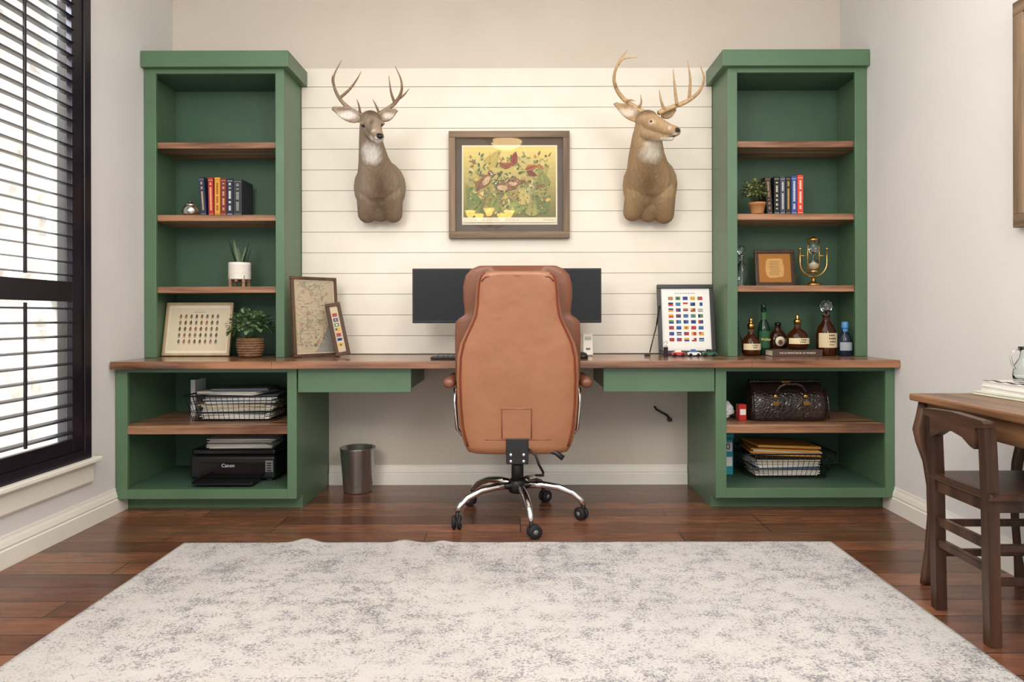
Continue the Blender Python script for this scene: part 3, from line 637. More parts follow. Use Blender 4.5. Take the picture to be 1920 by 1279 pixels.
def art_quail(a,y):
    x0,x1,z0,z1=-.268,.272,.092,.535
    rect(a,x0-.008,x1+.008,z0-.012,z1+.008,y,(222,212,190)); y-=.0004
    rb=random.Random(3)
    for i in range(14):
        k=i/13; zz=z0+.03+(z1-z0-.03)*i/14; c=tuple(int((112,108,56)[j]*(1-k)+(222,198,118)[j]*k) for j in range(3)); rect(a,x0,x1,zz,zz+(z1-z0-.03)/14,y,c)
    y-=.0003
    cols=[(104,120,58),(80,98,50),(150,144,78),(190,172,98),(128,100,52),(164,130,70),(70,84,50),(206,188,126),(120,128,80),(94,112,60)]
    for i in range(620):
        k=rb.random()**1.15; x=rb.uniform(x0+.035,x1-.035); zz=z0+.06+k*.33; leafp(a,x,zz,rb.uniform(.015,.036),rb.uniform(.003,.009),rb.uniform(0,2*PI),y-.0000025*i,rb.choice(cols))
    y-=.0018
    def fern(fx,fz,fl,fa,c,y):
        for i in range(14):
            k=i/14; px=fx+math.cos(fa)*fl*k; pz=fz+math.sin(fa)*fl*k; L=.042*(1-k)+.006
            for sg in (-1,1): 
                ex=px+math.cos(fa+sg*1.1)*L; ez=pz+math.sin(fa+sg*1.1)*L
                if x0+.005<ex<x1-.005 and z0+.03<ez<z1-.005: leafp(a,px,pz,L,L*.15,fa+sg*1.1,y-.00001*i,c)
    for q in ((.06,.24,.19,.5,(178,172,116)),(.0,.17,.18,.25,(146,154,76)),(-.2,.2,.13,2.0,(108,126,64)),(.12,.42,.12,2.6,(190,172,108)),(-.12,.43,.12,.9,(178,160,84)),(.16,.34,.12,.9,(168,154,86)),(.22,.16,.15,2.4,(100,116,58)),(-.1,.16,.13,1.2,(130,136,72)),(.1,.2,.14,1.9,(186,168,100)),(.21,.3,.13,1.9,(124,130,66))): fern(*q,y); y-=.00016
    for (lx,lz,L,an,c) in ((.02,.42,.09,1.35,(140,60,40)),(-.05,.415,.08,.25,(154,80,44)),(.09,.40,.08,.3,(160,92,50)),(.1,.39,.07,-.4,(116,60,42)),(.0,.41,.07,2.7,(146,84,46)),(.15,.3,.06,.2,(128,102,50)),(.2,.4,.05,2.4,(170,120,60)),(-.2,.3,.05,1.0,(150,104,52))):
        leafp(a,lx,lz,L,L*.24,an,y,c); leafp(a,lx,lz,L,L*.03,an,y-.0001,(80,46,30)); y-=.0002
    for (qx,qz,s,an,fl) in ((.03,.325,.85,.12,-1),(-.03,.30,.95,-.1,-1),(-.14,.335,1,.85,1)):
        bx=math.cos(an)*fl if fl<0 else math.cos(an); bz=math.sin(an) if fl>0 else math.sin(-an)
        leafp(a,qx-bx*.03*s,qz-bz*.03*s,.05*s,.012*s,math.atan2(-bz,-bx),y,(112,78,50)); y-=.0001   # tail
        blob(a,qx,qz,.047*s,.027*s,y,(132,92,60),math.atan2(bz,bx)); blob(a,qx+bx*.012*s,qz+bz*.012*s-.008*s,.032*s,.016*s,y-.0001,(190,162,122),math.atan2(bz,bx))
        for i in range(14): leafp(a,qx+rb.uniform(-.03,.02)*s,qz+rb.uniform(-.014,.016)*s,.012*s,.0016,math.atan2(-bz,-bx)+rb.uniform(-.3,.3),y-.0002,rb.choice([(84,56,36),(206,184,146),(104,70,44)]))
        hx,hz=qx+bx*.046*s,qz+bz*.03*s+.024*s; d=1 if bx>0 else -1
        blob(a,hx,hz,.0145*s,.013*s,y-.0003,(96,62,40)); leafp(a,hx-d*.011*s,hz+.003*s,.022*s,.0022*s,0 if d>0 else PI,y-.0004,(226,216,194)); blob(a,hx+d*.005*s,hz-.007*s,.006*s,.004*s,y-.0004,(222,212,190)); leafp(a,hx+d*.011*s,hz-.001,.009*s,.0025*s,-.3 if d>0 else PI+.3,y-.0004,(52,42,36)); blob(a,hx+d*.004*s,hz+.002*s,.0017*s,.0017*s,y-.0005,(18,14,12),0,8); y-=.0006
    for i in range(60): blob(a,rb.uniform(x0+.04,x1-.04),z0+.05+rb.random()*.16,.005,.004,y,rb.choice([(200,176,112),(86,98,56),(150,106,56)])); 
    for q in ((-.22,.14,.14,.9,(120,128,66)),(.13,.13,.15,1.5,(152,150,84))): fern(*q,y-.0001)
    y-=.0004
    rect(a,x0,x1,z0+.0,z0+.028,y,(218,208,182)); y-=.0001
    for i in range(12): rect(a,-.2+i*.022,-.2+i*.022+.013,z0+.012,z0+.014,y,(140,130,110))
    for i in range(4): rect(a,.2+i*.015,.2+i*.015+.01,z0+.012,z0+.015,y,(140,130,110))
framed('picture_frame','large wood-framed print of game birds centred on the white plank wall','picture',.702,.622,.038,.04,M['fr_grey'],M['fr_greyv'],M['matb'],art_quail,((955.5-975)/320,4.024,.99-(447.5-593)/320),(0,0,0),True)
def art_map(a,y):
    rb=random.Random(5); w,h=.28,.44
    rect(a,-w/2+.02,w/2-.02,.02,h-.02,y,(160,150,132)); y-=.0003
    a.poly([(x,y,z) for x,z in ((-.12,.42),(.12,.42),(.12,.29),(.09,.25),(.10,.2),(.07,.16),(.05,.1),(.02,.06),(-.01,.02),(-.12,.02))],INK,lin((174,160,134))); y-=.0003
    a.poly([(x,y,z) for x,z in ((.12,.29),(.09,.25),(.10,.2),(.07,.16),(.05,.1),(.02,.06),(-.01,.02),(.12,.02))],INK,lin((138,137,128))); y-=.0003
    for i in range(20):
        x,z=rb.uniform(-.1,.06),rb.uniform(.06,.4); blob(a,x,z,.012*rb.random()+.006,.011,y,rb.choice([(162,136,114),(146,144,120),(178,162,134)]),rb.random())
    y-=.0003
    for i in range(46):
        x,z=rb.uniform(-.11,.07),rb.uniform(.05,.41); an=rb.uniform(0,PI); L=rb.uniform(.02,.1)
        x2=max(-.118,min(.1,x+L*math.cos(an))); z2=max(.03,min(.415,z+L*math.sin(an))); dx,dz=x2-x,z2-z; l=math.hypot(dx,dz)+1e-6; nx,nz=-dz/l*.0007,dx/l*.0007
        a.poly([(x-nx,y,z-nz),(x2-nx,y,z2-nz),(x2+nx,y,z2+nz),(x+nx,y,z+nz)],INK,lin(rb.choice([(118,94,80),(130,104,86),(112,112,104)])))
    for i in range(150):
        x,z=rb.uniform(-.11,.07),rb.uniform(.04,.41); rect(a,x,x+rb.uniform(.006,.02),z,z+.0018,y-.0002,(108,98,86))
p0=Vector((-1.209,3.722)); p1=Vector((-1.018,3.925)); yaw=math.atan2(p1.y-p0.y,p1.x-p0.x); mid=(p0+p1)/2
framed('picture_frame','dark-framed old road map leaning against the left bookcase','picture',.28,.44,.016,.02,M['fr_brown'],M['fr_brown'],M['cream'],art_map,(mid.x,mid.y,DESK+.004),(R(-5),0,yaw),group='frames leaning on the desk')
FC=[(178,48,48),(40,66,130),(232,226,214),(206,160,50),(60,120,150),(90,130,80),(30,44,90),(150,60,60),(40,66,130),(60,90,160)]
def flag(a,x,z,w,h,y,rb):
    c=rb.choice(FC); k=rb.randint(0,4); rect(a,x,x+w,z,z+h,y,c); y-=.0003
    if k==0: rect(a,x,x+w*.4,z,z+h,y,rb.choice(FC))
    elif k==1: rect(a,x,x+w,z,z+h*.5,y,rb.choice(FC))
    elif k==2: blob(a,x+w/2,z+h/2,h*.28,h*.28,y,rb.choice(FC),0,8)
    elif k==3:
        for i in range(3): rect(a,x,x+w,z+h*i/3,z+h*i/3+h/6,y,rb.choice(FC))
    else: rect(a,x,x+w*.45,z+h*.45,z+h,y,rb.choice(FC))
def art_flags(a,y):
    rb=random.Random(11); rect(a,-.13,.13,.035,.375,y+.0002,(230,228,223))
    for r in range(8):
        for c in range(5): flag(a,-.098+c*.042,.075+r*.034,.028,.02,y-.0002,rb)
    for i in range(8): rect(a,-.06+i*.015,-.06+i*.015+.01,.35,.354,y-.0002,(120,118,112))
framed('picture_frame','black-framed print of many small flags at the right end of the desk','picture',.322,.402,.022,.022,M['fr_black'],M['fr_black'],M['paper'],art_flags,(.945,3.905,DESK+.005),(R(-9),0,0),group='frames leaning on the desk')
def art_strip(a,y):
    rb=random.Random(4)
    for r in range(7): flag(a,-.013,.05+r*.028,.026,.019,y,rb)
p0=Vector((-1.006,3.80)); p1=Vector((-.94,3.845)); yaw=math.atan2(p1.y-p0.y,p1.x-p0.x); mid=(p0+p1)/2
framed('picture_frame','narrow brown frame with a column of small flags, leaning on the map frame','picture',.084,.295,.019,.016,M['fr_brown'],M['fr_brown'],cmat((190,174,146)),art_strip,(mid.x,mid.y,DESK+.010),(R(-9),R(-9),yaw),group='frames leaning on the desk')
def art_busts(a,y):
    rb=random.Random(9); rect(a,-.165,.165,.03,.275,y+.0002,(212,200,172)); 
    for r in range(5):
        for c in range(8):
            x=-.105+c*.03; z=.075+r*.036
            cc=rb.choice([(136,98,72),(106,84,70),(154,106,84),(116,104,96)]); blob(a,x,z+.006,.0075,.010,y-.0002,cc); blob(a,x+.001,z+.015,.0045,.0045,y-.0004,(cc[0]-30,cc[1]-30,cc[2]-30)); rect(a,x-.008,x+.008,z-.008,z-.006,y-.0002,(110,96,80))
    for i in range(5): rect(a,-.03+i*.013,-.03+i*.013+.009,.25,.253,y-.0002,(120,100,80))
framed('picture_frame','pale wood frame of tiny figures in rows, at the foot of the left bookcase','picture',.378,.306,.014,.018,M['fr_light'],M['fr_light'],M['cream'],art_busts,(-1.822,3.885,DESK+.005),(R(-12),0,0))
def art_note(a,y):
    rect(a,-.09,.09,.022,.187,y+.0003,(158,104,42)); rb=random.Random(2)
    pts=[]
    for i in range(20):
        t=2*PI*i/20; c,s=math.cos(t),math.sin(t); pts.append((.05*math.copysign(abs(c)**.4,c)+rb.uniform(-.003,.003),y-.0002,.105+.056*math.copysign(abs(s)**.4,s)+rb.uniform(-.003,.003)))
    a.poly(pts,INK,lin((192,150,86)))
    for r in range(9): rect(a,-.035+rb.uniform(0,.008),.035-rb.uniform(0,.012),.065+r*.0095,.0668+r*.0095,y-.0005,(86,58,34))
framed('picture_frame','small dark frame with amber mat and torn note, beside the brass hourglass','picture',.227,.209,.02,.018,M['fr_dark'],M['fr_dark'],cmat((120,78,34)),art_note,(1.4475,3.915,SH[2]+.004),(R(-8),0,0))
def art_wall(a,y):
    rect(a,-.3,.3,.1,.74,y,(205,200,190))
    for i in range(14): leafp(a,-.2+i*.03,.15+.02*(i%3),.3,.03,1.4+.05*(i%4),y-.0003*(i+1),[(120,122,104),(160,150,124),(98,104,90)][i%3])
framed('picture_frame','large brown frame hung on the right wall, cut off by the photo edge','picture',.74,.846,.05,.03,M['fr_grey'],M['fr_greyv'],M['paper'],art_wall,(XR-.031,2.245,1.319),(0,0,R(-90)))
# ================================================================ BOOKS
def book(label,x,y,z,t,h,d,cov,lett,tilt=0,group=None,rot=None):
    lift=t/2*abs(math.sin(tilt))
    o=thing('book',label,'book',(x,y,z+lift+.0006),rot or (0,tilt,0),group); c=MB(); cm=cmat(cov,.5)
    c.box(-t/2,t/2,0,.0035,0,h,cm,.001); c.box(-t/2,-t/2+.003,.003,d,0,h,cm,.0008); c.box(t/2-.003,t/2,.003,d,0,h,cm,.0008); c.build('cover',o)
    MB().box(-t/2+.0031,t/2-.0031,.004,d-.004,.003,h-.003,M['cream']).build('pages',o)
    if lett:
        q=MB(); rb=random.Random(int(abs(x)*9999)+int(h*100000))
        for (z0,z1,wd) in ((.16,.86,.34),):
            zz=h*z0
            while zz<h*z1:
                L=rb.uniform(.004,.009); q.poly([(-t*wd/2,-.0004,zz),(t*wd/2,-.0004,zz),(t*wd/2,-.0004,zz+L*.7),(-t*wd/2,-.0004,zz+L*.7)],INK,lin(lett)); zz+=L
                if rb.random()<.16: zz+=.012
        for zz in (h*.06,h*.93): q.poly([(-t*.42,-.0004,zz),(t*.42,-.0004,zz),(t*.42,-.0004,zz+.002),(-t*.42,-.0004,zz+.002)],INK,lin(lett))
        q.build('spine_lettering',o,weld=False)
    return o
g='books on the left bookcase'
Y=3.86; s=F/Y
for lab,px,t,h,cov,let,tilt in (('navy book leaning at the left end of the row, beside the silver jar',381,.030,.22,(34,44,72),(190,170,120),-.07),
  ('crimson red book between the leaning navy book and the gold book',395,.028,.216,(164,42,40),(225,190,130),-.02),('golden yellow book in the left bookcase row',406.5,.030,.218,(206,146,52),(120,60,30),0),
  ('maroon book between the gold book and the white-lettered navy book',418,.032,.214,(112,40,42),(214,170,110),0),('navy book with bold white spine lettering in the left bookcase',430,.034,.212,(26,36,58),(230,226,214),0),
  ('thick charcoal book showing its cover at the right end of the left row',444.5,.046,.208,(46,48,52),(150,150,146),0)):
    book(lab,(px-VX)/s+.004,Y,SH[1],t,h,.165,cov,let,tilt,g)
g='books on the right bookcase'
for lab,px,t,h,cov,let,tilt in (('dark brown book at the left end of the row, behind the small potted plant',1443.5,.030,.215,(52,38,34),(170,140,100),-.06),
  ('black book with pale lettering, second from the left on the right bookcase',1456.5,.030,.217,(24,24,28),(214,206,190),0),('slate blue-grey book, third from the left on the right bookcase',1467.5,.028,.216,(58,66,82),(206,204,200),0),
  ('black book with gold lettering directly left of the royal blue book',1478,.028,.217,(28,26,30),(196,160,90),0),('royal blue book next to the red book on the right bookcase',1489.0,.030,.218,(42,74,140),(220,214,200),0),('bright red book at the right end of the right bookcase row',1500.5,.032,.224,(206,58,44),(240,220,190),0)):
    book(lab,(px-VX)/s+.002,Y,SH[1],t,h,.165,cov,let,tilt,g)
wb=book('brown whiskey book lying flat under the rounded bottle',1.508,3.768,DESK+.0175,.035,.272,.12,(70,52,44),None,rot=(0,R(90),0))
wb.location=(1.372,3.768,DESK+.0182)
text('spine_lettering','THE ULTIMATE BOOK OF WHISKEY',.0125,cmat((226,214,196)),wb,(0,-.0006,.136),Euler((PI/2,R(-90),0)).to_matrix().to_euler())
# silver jar
j=thing('jar','small silver lidded jar beside the leaning navy book','jar',(-1.818,3.83,SH[1]+.0005))
MB().lathe([(.03,0),(.042,.008),(.044,.03),(.036,.05),(.028,.055)],M['silver']).build('body',j); MB().lathe([(.03,.055),(.03,.061),(.018,.07),(.006,.073),(.007,.08),(0,.084)],M['silver']).build('lid',j)
# ================================================================ PLANTS
def leafmesh(mb,base,d,L,w,col,bend=.3):
    d=d.normalized(); side=d.cross(Vector((0,0,1)))
    if side.length<.05: side=Vector((1,0,0))
    side.normalize(); up=side.cross(d); vs=[]
    prof=[(0,.15),(.25,.8),(.5,1),(.75,.75),(1,.05)]
    for k,wk in prof:
        c=base+d*L*k-Vector((0,0,1))*bend*L*k*k; vs+= [c-side*w*wk+up*w*.25*wk,c,c+side*w*wk+up*w*.25*wk]
    fs=[]
    for i in range(4):
        for k in (0,1): a=i*3+k; fs.append((a,a+1,a+4,a+3))
    mb.add(vs,fs,M['leaf'],None,True,col)
def bush(t,c,rx,rz,n,L,w,cols,seed,stems):
    rb=random.Random(seed); f=MB()
    for i in range(n):
        th=rb.uniform(0,2*PI); ph=math.acos(rb.uniform(-.35,1)); d=Vector((math.sin(ph)*math.cos(th),math.sin(ph)*math.sin(th),math.cos(ph))); k=rb.uniform(.45,1)
        p=Vector(c)+Vector((d.x*rx*k,d.y*rx*k,d.z*rz*k)); dd=(d+Vector((rb.uniform(-.6,.6),rb.uniform(-.6,.6),rb.uniform(-.3,.6)))); leafmesh(f,p,dd,L*rb.uniform(.7,1.2),w,lin(rb.choice(cols)))
    f.build('foliage',t,weld=False)
    s=MB()
    for i in range(stems):
        th=rb.uniform(0,2*PI); r=rb.uniform(.2,.9); e=Vector(c)+Vector((math.cos(th)*rx*r,math.sin(th)*rx*r,rb.uniform(-.2,.6)*rz)); b0=Vector((math.cos(th)*.015,math.sin(th)*.015,c[2]-rz*1.0)); s.tube([b0,b0.lerp(e,.5)+Vector((0,0,.01)),e],.0015,M['leaf'],5,col=lin((70,80,44)))
    s.build('stems',t)
GR=[(86,114,70),(114,146,94),(70,98,64),(138,166,116),(98,130,84)]
t=thing('potted_plant','bushy green plant in a woven basket at the foot of the left bookcase','plant',(-1.478,3.80,DESK+.001))
pt=MB(); pt.lathe([(.05,0),(.062,.02),(.07,.06),(.066,.098),(.07,.102),(.066,.106),(.06,.1),(.06,.085),(0,.085)],M['wicker'],n=28)
for k in range(7): pt.tube([((.057+.012*math.sin(k/6*2.2))*math.cos(a),(.057+.012*math.sin(k/6*2.2))*math.sin(a),.012+k*.0135) for a in [2*PI*i/28 for i in range(28)]],.006,M['wicker'],6,True)
pt.build('basket_pot',t); bush(t,(0,0,.172),.108,.085,340,.036,.0115,GR,1,22)
t=thing('potted_plant','small sprig plant in a terracotta pot beside the right bookcase books','plant',(1.306,3.815,SH[1]+.001))
MB().lathe([(.03,0),(.034,.003),(.043,.05),(.046,.05),(.046,.062),(.041,.062),(.04,.052),(0,.05)],M['terra'],n=24).build('pot',t); bush(t,(-.022,-.01,.118),.066,.066,240,.026,.008,[(128,140,82),(110,126,74),(156,164,102),(98,112,70)],2,18)
t=thing('potted_plant','spiky snake plant in a white pot on a wooden stand','plant',(-1.568,3.88,SH[2]+.001))
st=MB()
for a in range(4): an=PI/4+a*PI/2; st.box(-.007,.007,-.007,.007,0,.062,M['wal'],.001,Matrix.Translation((.052*math.cos(an),.052*math.sin(an),0)))
st.box(-.055,.055,-.006,.006,.028,.04,M['wal'],.001); st.box(-.006,.006,-.055,.055,.028,.04,M['wal'],.001); st.build('stand',t)
pt=MB(); pr=[(.045,.041)]
for k in range(9): z=.043+k*.0095; pr+=[(.0595,z),(.0605,z+.004),(.0588,z+.0088)]
pr+=[(.06,.135),(.056,.137),(.053,.13),(.053,.12),(0,.12)]; pt.lathe(pr,M['ceramic'],n=32); pt.build('pot',t)
lf=MB(); rb=random.Random(8)
for i in range(11):
    an=rb.uniform(0,2*PI); r=rb.uniform(.005,.03); b0=Vector((r*math.cos(an),r*math.sin(an),.118)); L=rb.uniform(.08,.17); d=Vector((math.cos(an)*.3,math.sin(an)*.3,1)).normalized(); sd=Vector((math.cos(an+1.6),math.sin(an+1.6),0))
    vs=[]
    for k,wk in ((0,.7),(.3,1),(.6,.8),(.85,.4),(1,.03)): p=b0+d*L*k; vs+=[p-sd*.0125*wk,p+Vector((math.cos(an),math.sin(an),0))*.004*wk,p+sd*.0125*wk]
    fs=[(a*3+k,a*3+k+1,a*3+k+4,a*3+k+3) for a in range(4) for k in (0,1)]; lf.add(vs,fs,M['leaf'],None,True,lin(rb.choice([(84,104,76),(116,132,100),(66,84,64)])))
lf.build('leaves',t,weld=False)
# ================================================================ BOTTLES, DECANTERS
def bottle(name,label,x,y,z,prof,mat,stop,smat,band=None,cat='bottle',group=None,n=28,sy=1):
    t=thing(name,label,cat,(x,y,z+.0008),group=group); MB().lathe(prof,mat,n=n,sy=sy).build('body',t)
    if stop: MB().lathe(stop,smat,n=20).build('stopper',t)
    for bd in band or []:
        (r,z0,z1,c)=bd[:4]; q=MB(); vs=[];fs=[]; k=20
        for i in range(k+1):
            a=-PI/2+(-1.15+2.3*i/k); vs+=[(r*math.cos(a),r*sy*math.sin(a),z0),(r*math.cos(a),r*sy*math.sin(a),z1)]
        for i in range(k): fs.append((i*2,i*2+2,i*2+3,i*2+1))
        q.add(vs,fs,INK,None,True,lin(c)); lo=q.build('paper_label',t)
        if len(bd)>4:
            tx,sz,tc=bd[4:]
            text('label_lettering',tx,sz,cmat(tc),lo,(0,-r*sy-.0012,(z0+z1)/2))
    return t
def marks(bt,r,rows):
    q=MB()
    for zz,c,w,h in rows:
        k=max(4,int(w/.008))
        for i in range(k):
            x=-w/2+i*w/k; y=-math.sqrt(r**2-min(abs(x)+.003,r*.95)**2)-.001
            q.poly([(x,y,zz),(x+w/k*.7,y,zz),(x+w/k*.7,y,zz+h),(x,y,zz+h)],INK,lin(c))
    q.build('label_print',bt,weld=False)
g='bottles at the foot of the right bookcase'
glob=[(.03,0),(.042,.004),(.049,.024),(.051,.05),(.048,.078),(.037,.1),(.021,.114),(.0155,.122),(.0155,.15),(.019,.152)]
b=bottle('bottle','squat dark amber bottle with a cream label, leftmost front bottle',1.277,3.835,DESK,glob,M['amber'],[(.013,.152),(.019,.156),(.02,.172),(.014,.178),(.007,.182),(.009,.192),(.012,.2),(.006,.209),(0,.211)],M['brass'],[(.0525,.034,.068,(206,190,154)),(.0175,.128,.148,(70,46,30))],group=g)
marks(b,.0525,((.056,(60,40,30),.05,.006),(.044,(60,40,30),.04,.006)))
bottle('decanter','small clear glass decanter tucked behind the leftmost front bottle',1.245,3.99,DESK,[(.028,0),(.032,.01),(.032,.09),(.014,.12),(.012,.15),(.018,.155)],M['glass'],[(.01,.15),(.018,.165),(.014,.185),(0,.19)],M['glass'],cat='decanter')
b=bottle('bottle','tall slim green bottle with a green label',1.381,3.93,DESK,[(.029,0),(.0335,.006),(.0335,.15),(.026,.178),(.014,.2),(.0135,.245),(.0155,.247),(.0155,.256)],M['greenbottle'],[(.014,.2561),(.014,.282),(.012,.286),(0,.286)],M['greenbottle'],[(.0342,.04,.135,(36,84,52),'Weller',.02,(222,198,118)),(.0143,.2,.24,(52,104,62))],group=g)
b=bottle('bottle','flat round bottle with a pale oval badge, behind the flat book',1.484,3.99,DESK,[(.02,0),(.036,.008),(.052,.04),(.055,.07),(.05,.1),(.036,.124),(.018,.14),(.015,.16),(.018,.162)],M['amber'],[(.013,.162),(.018,.166),(.018,.18),(0,.184)],M['dark'],group=g,sy=.62)
q=MB(); q.lathe([(.034,0),(.034,.002),(0,.002)],M['brass'],X=Matrix.Translation((0,-.0345,.075))@Matrix.Rotation(PI/2,4,'X'),n=24); q.lathe([(.028,0),(.028,.0035),(0,.0035)],M['cream'],X=Matrix.Translation((0,-.0345,.075))@Matrix.Rotation(PI/2,4,'X'),n=24)
q.sphere((0,-.0385,.07),(.013,.001,.015),cmat((110,70,44)),None,12); q.build('badge',b)
b=bottle('bottle','rounded amber bottle standing on the flat whiskey book',1.531,3.828,DESK+.0365,[(.036,0),(.05,.005),(.058,.026),(.06,.05),(.054,.076),(.04,.097),(.023,.11),(.017,.118),(.017,.14),(.02,.142)],M['amber'],[(.014,.142),(.02,.145),(.021,.158),(.012,.164),(.007,.17),(.01,.18),(.006,.19),(0,.192)],M['brass'],[(.0613,.03,.062,(214,198,160)),(.0187,.12,.138,(60,38,26))],group=g)
marks(b,.0613,((.05,(60,40,30),.06,.006),(.038,(60,40,30),.05,.006)))
bt=bottle('bottle','tall amber bottle with a ball stopper and cream lettered label',1.70,3.85,DESK,[(.048,0),(.053,.006),(.055,.05),(.055,.12),(.044,.158),(.024,.185),(.018,.2),(.018,.215),(.021,.218),(.021,.226)],M['amber'],[(.013,.226),(.014,.24),(.026,.25),(.033,.272),(.026,.296),(.012,.306),(0,.308)],M['glass'],[(.0562,.045,.125,(206,190,152)),(.0193,.19,.212,(40,30,26))],group=g)
marks(bt,.0562,((.108,(60,40,30),.05,.009),(.09,(60,40,30),.066,.01),(.074,(60,40,30),.06,.008),(.058,(130,90,60),.045,.007)))
bottle('bottle','short dark bottle with a blue cap, rightmost of the bottles',1.788,3.817,DESK,[(.03,0),(.035,.005),(.036,.08),(.032,.105),(.02,.125),(.015,.135),(.015,.15)],M['bluebottle'],[(.017,.15),(.018,.154),(.018,.182),(.015,.187),(0,.187)],M['bluecap'],[(.0366,.03,.075,(150,156,164)),(.0157,.134,.148,(70,130,185))],group=g)
bottle('decanter','clear cut-glass decanter at the left edge of the hourglass shelf',1.247,3.9,SH[2],[(.026,0),(.03,.008),(.03,.1),(.024,.12),(.011,.135),(.011,.165),(.02,.172)],M['glass'],[(.009,.168),(.012,.18),(.022,.195),(.024,.212),(.014,.228),(0,.232)],M['glass'],cat='decanter',n=10)
# hourglass in brass yoke
h=thing('hourglass','brass hourglass hung in a U-shaped swivel stand','hourglass',(1.624,3.835,SH[2]+.001))
MB().lathe([(.042,0),(.044,.006),(.036,.012),(.018,.018),(.009,.03),(.009,.05)],M['brass'],n=28).build('base',h)
y=MB(); y.tube([(-.074,0,.2)]+[(.074*math.cos(a),0,.125+.075*math.sin(a)) for a in [PI+PI*i/16 for i in range(17)]]+[(.074,0,.2)],.0045,M['brass'],8)
y.sphere((.074,0,.204),.008,M['brass'],None,12); y.sphere((-.074,0,.204),.008,M['brass'],None,12); y.tube([(-.07,0,.165),(-.034,0,.165)],.003,M['brass'],8); y.tube([(.07,0,.165),(.034,0,.165)],.003,M['brass'],8); y.build('yoke',h)
gl=MB(); gl.lathe([(.012,.085),(.026,.1),(.029,.125),(.018,.15),(.005,.165),(.018,.18),(.029,.205),(.026,.23),(.012,.245)],M['glass'],n=24); gl.build('glass_bulbs',h)
MB().lathe([(.0,.09),(.02,.1),(.022,.118),(0,.13)],M['sand'],n=20).build('sand',h)
c=MB(); c.lathe([(.024,.07),(.03,.074),(.03,.082),(.014,.086)],M['brass'],n=24); c.lathe([(.014,.245),(.03,.249),(.03,.257),(.016,.262),(.008,.27),(0,.272)],M['brass'],n=24)
for sg in (-1,1): c.tube([(sg*.032,0,.08),(sg*.032,0,.25)],.0025,M['brass'],6)
c.build('cage',h)
# ================================================================ DESK SMALLS
t=thing('miniature_putter','miniature golf putter leaning on the black flag frame','putter',tuple(at(1216,666,3.80)))
p0=at(1218,662,3.80); p1=at(1231,610,3.83); p2=at(1237,574,3.85)
MB().tube([p0,p1],.0032,M['dark'],8).build('shaft',t,True); MB().tube([p1,p2],[.0045,.0062],M['rubber'],8).build('grip',t,True)
q=at(1215,664,3.8); MB().box(q.x-.02,q.x+.012,q.y-.008,q.y+.008,DESK+.001,DESK+.014,M['black'],.003).build('club_head',t,True)
def car(label,px,Y,L,c1,c2,h=.032):
    p=at(px,0,Y); t=thing('toy_car',label,'toy car',(p.x,Y,DESK+.001),group='toy cars on the desk')
    MB().prism([(-L/2,.007),(L/2,.007),(L/2,.017),(L*.34,.022),(-L*.4,.022),(-L/2,.016)],'y',-.013,.013,cmat(c1,.3)).build('body',t)
    MB().prism([(-L*.3,.022),(L*.2,.022),(L*.08,h+.006),(-L*.2,h+.006)],'y',-.011,.011,cmat(c2,.3)).build('cabin',t)
    for sx in (-.3,.3):
        for sy in (-1,1):
            MB().lathe([(0,-.003),(.0085,-.003),(.0085,.003),(0,.003)],M['rubber'],X=Matrix.Translation((sx*L,sy*.0145,.0085))@Matrix.Rotation(PI/2,4,'X'),n=14).build('wheel',t)
car('little red and cream toy car before the flag frame',1272,3.80,.075,(188,52,44),(226,216,200)); car('little white and blue toy car before the flag frame',1301,3.80,.07,(222,220,214),(70,100,150)); car('little green toy car with black roof before the flag frame',1330,3.80,.08,(40,96,62),(30,32,34))
t=thing('miniature_golf_bag','tiny golf bag ornament beside the black flag frame','ornament',tuple(at(1248,0,3.80).xy)+(DESK+.001,))
MB().lathe([(.011,0),(.0125,.003),(.0125,.045),(.014,.046),(.014,.05),(.009,.05)],cmat((60,44,60),.4),n=16).build('bag',t)
q=MB()
for i,(dx,hh) in enumerate(((-.005,.075),(.002,.082),(.006,.072))): q.tube([(dx,0,.048),(dx*1.5,0,hh)],.0014,M['chrome'],6); q.sphere((dx*1.5,0,hh),(.004,.003,.003),M['brass'],None,8)
q.build('clubs',t)
# ================================================================ CABINET CONTENTS
def basket(label,cx,cy,z,wt,dt,wb,db,h,nx=16,nd=8):
    t=thing('wire_basket',label,'basket',(cx,cy,z+.001),group='black wire baskets')
    def rr(k,zz,r=.025):
        a=wb/2+(wt/2-wb/2)*k; b=db/2+(dt/2-db/2)*k; out=[]
        for (qx,qy,a0) in ((a-r,b-r,0),(-a+r,b-r,PI/2),(-a+r,-b+r,PI),(a-r,-b+r,1.5*PI)):
            for i in range(5): an=a0+PI/2*i/4; out.append((qx+r*math.cos(an),qy+r*math.sin(an),zz))
        return out
    MB().tube(rr(1,h),.004,M['wire'],8,True).build('rim',t); w=MB()
    for k in (0,.33,.66): w.tube(rr(k,.004+h*k),.0018,M['wire'],6,True)
    for i in range(nx):
        u=-1+2*(i+.5)/nx
        for sg in (-1,1): w.tube([(u*(wb/2-.012),sg*db/2,.004),(u*(wt/2-.012),sg*dt/2,h)],.0015,M['wire'],5)
        w.tube([(u*(wb/2-.01),-db/2,.004),(u*(wb/2-.01),db/2,.004)],.0015,M['wire'],5)
    for i in range(nd):
        u=-1+2*(i+.5)/nd
        for sg in (-1,1): w.tube([(sg*wb/2,u*(db/2-.012),.004),(sg*wt/2,u*(dt/2-.012),h)],.0015,M['wire'],5)
    w.build('wire_mesh',t); return t
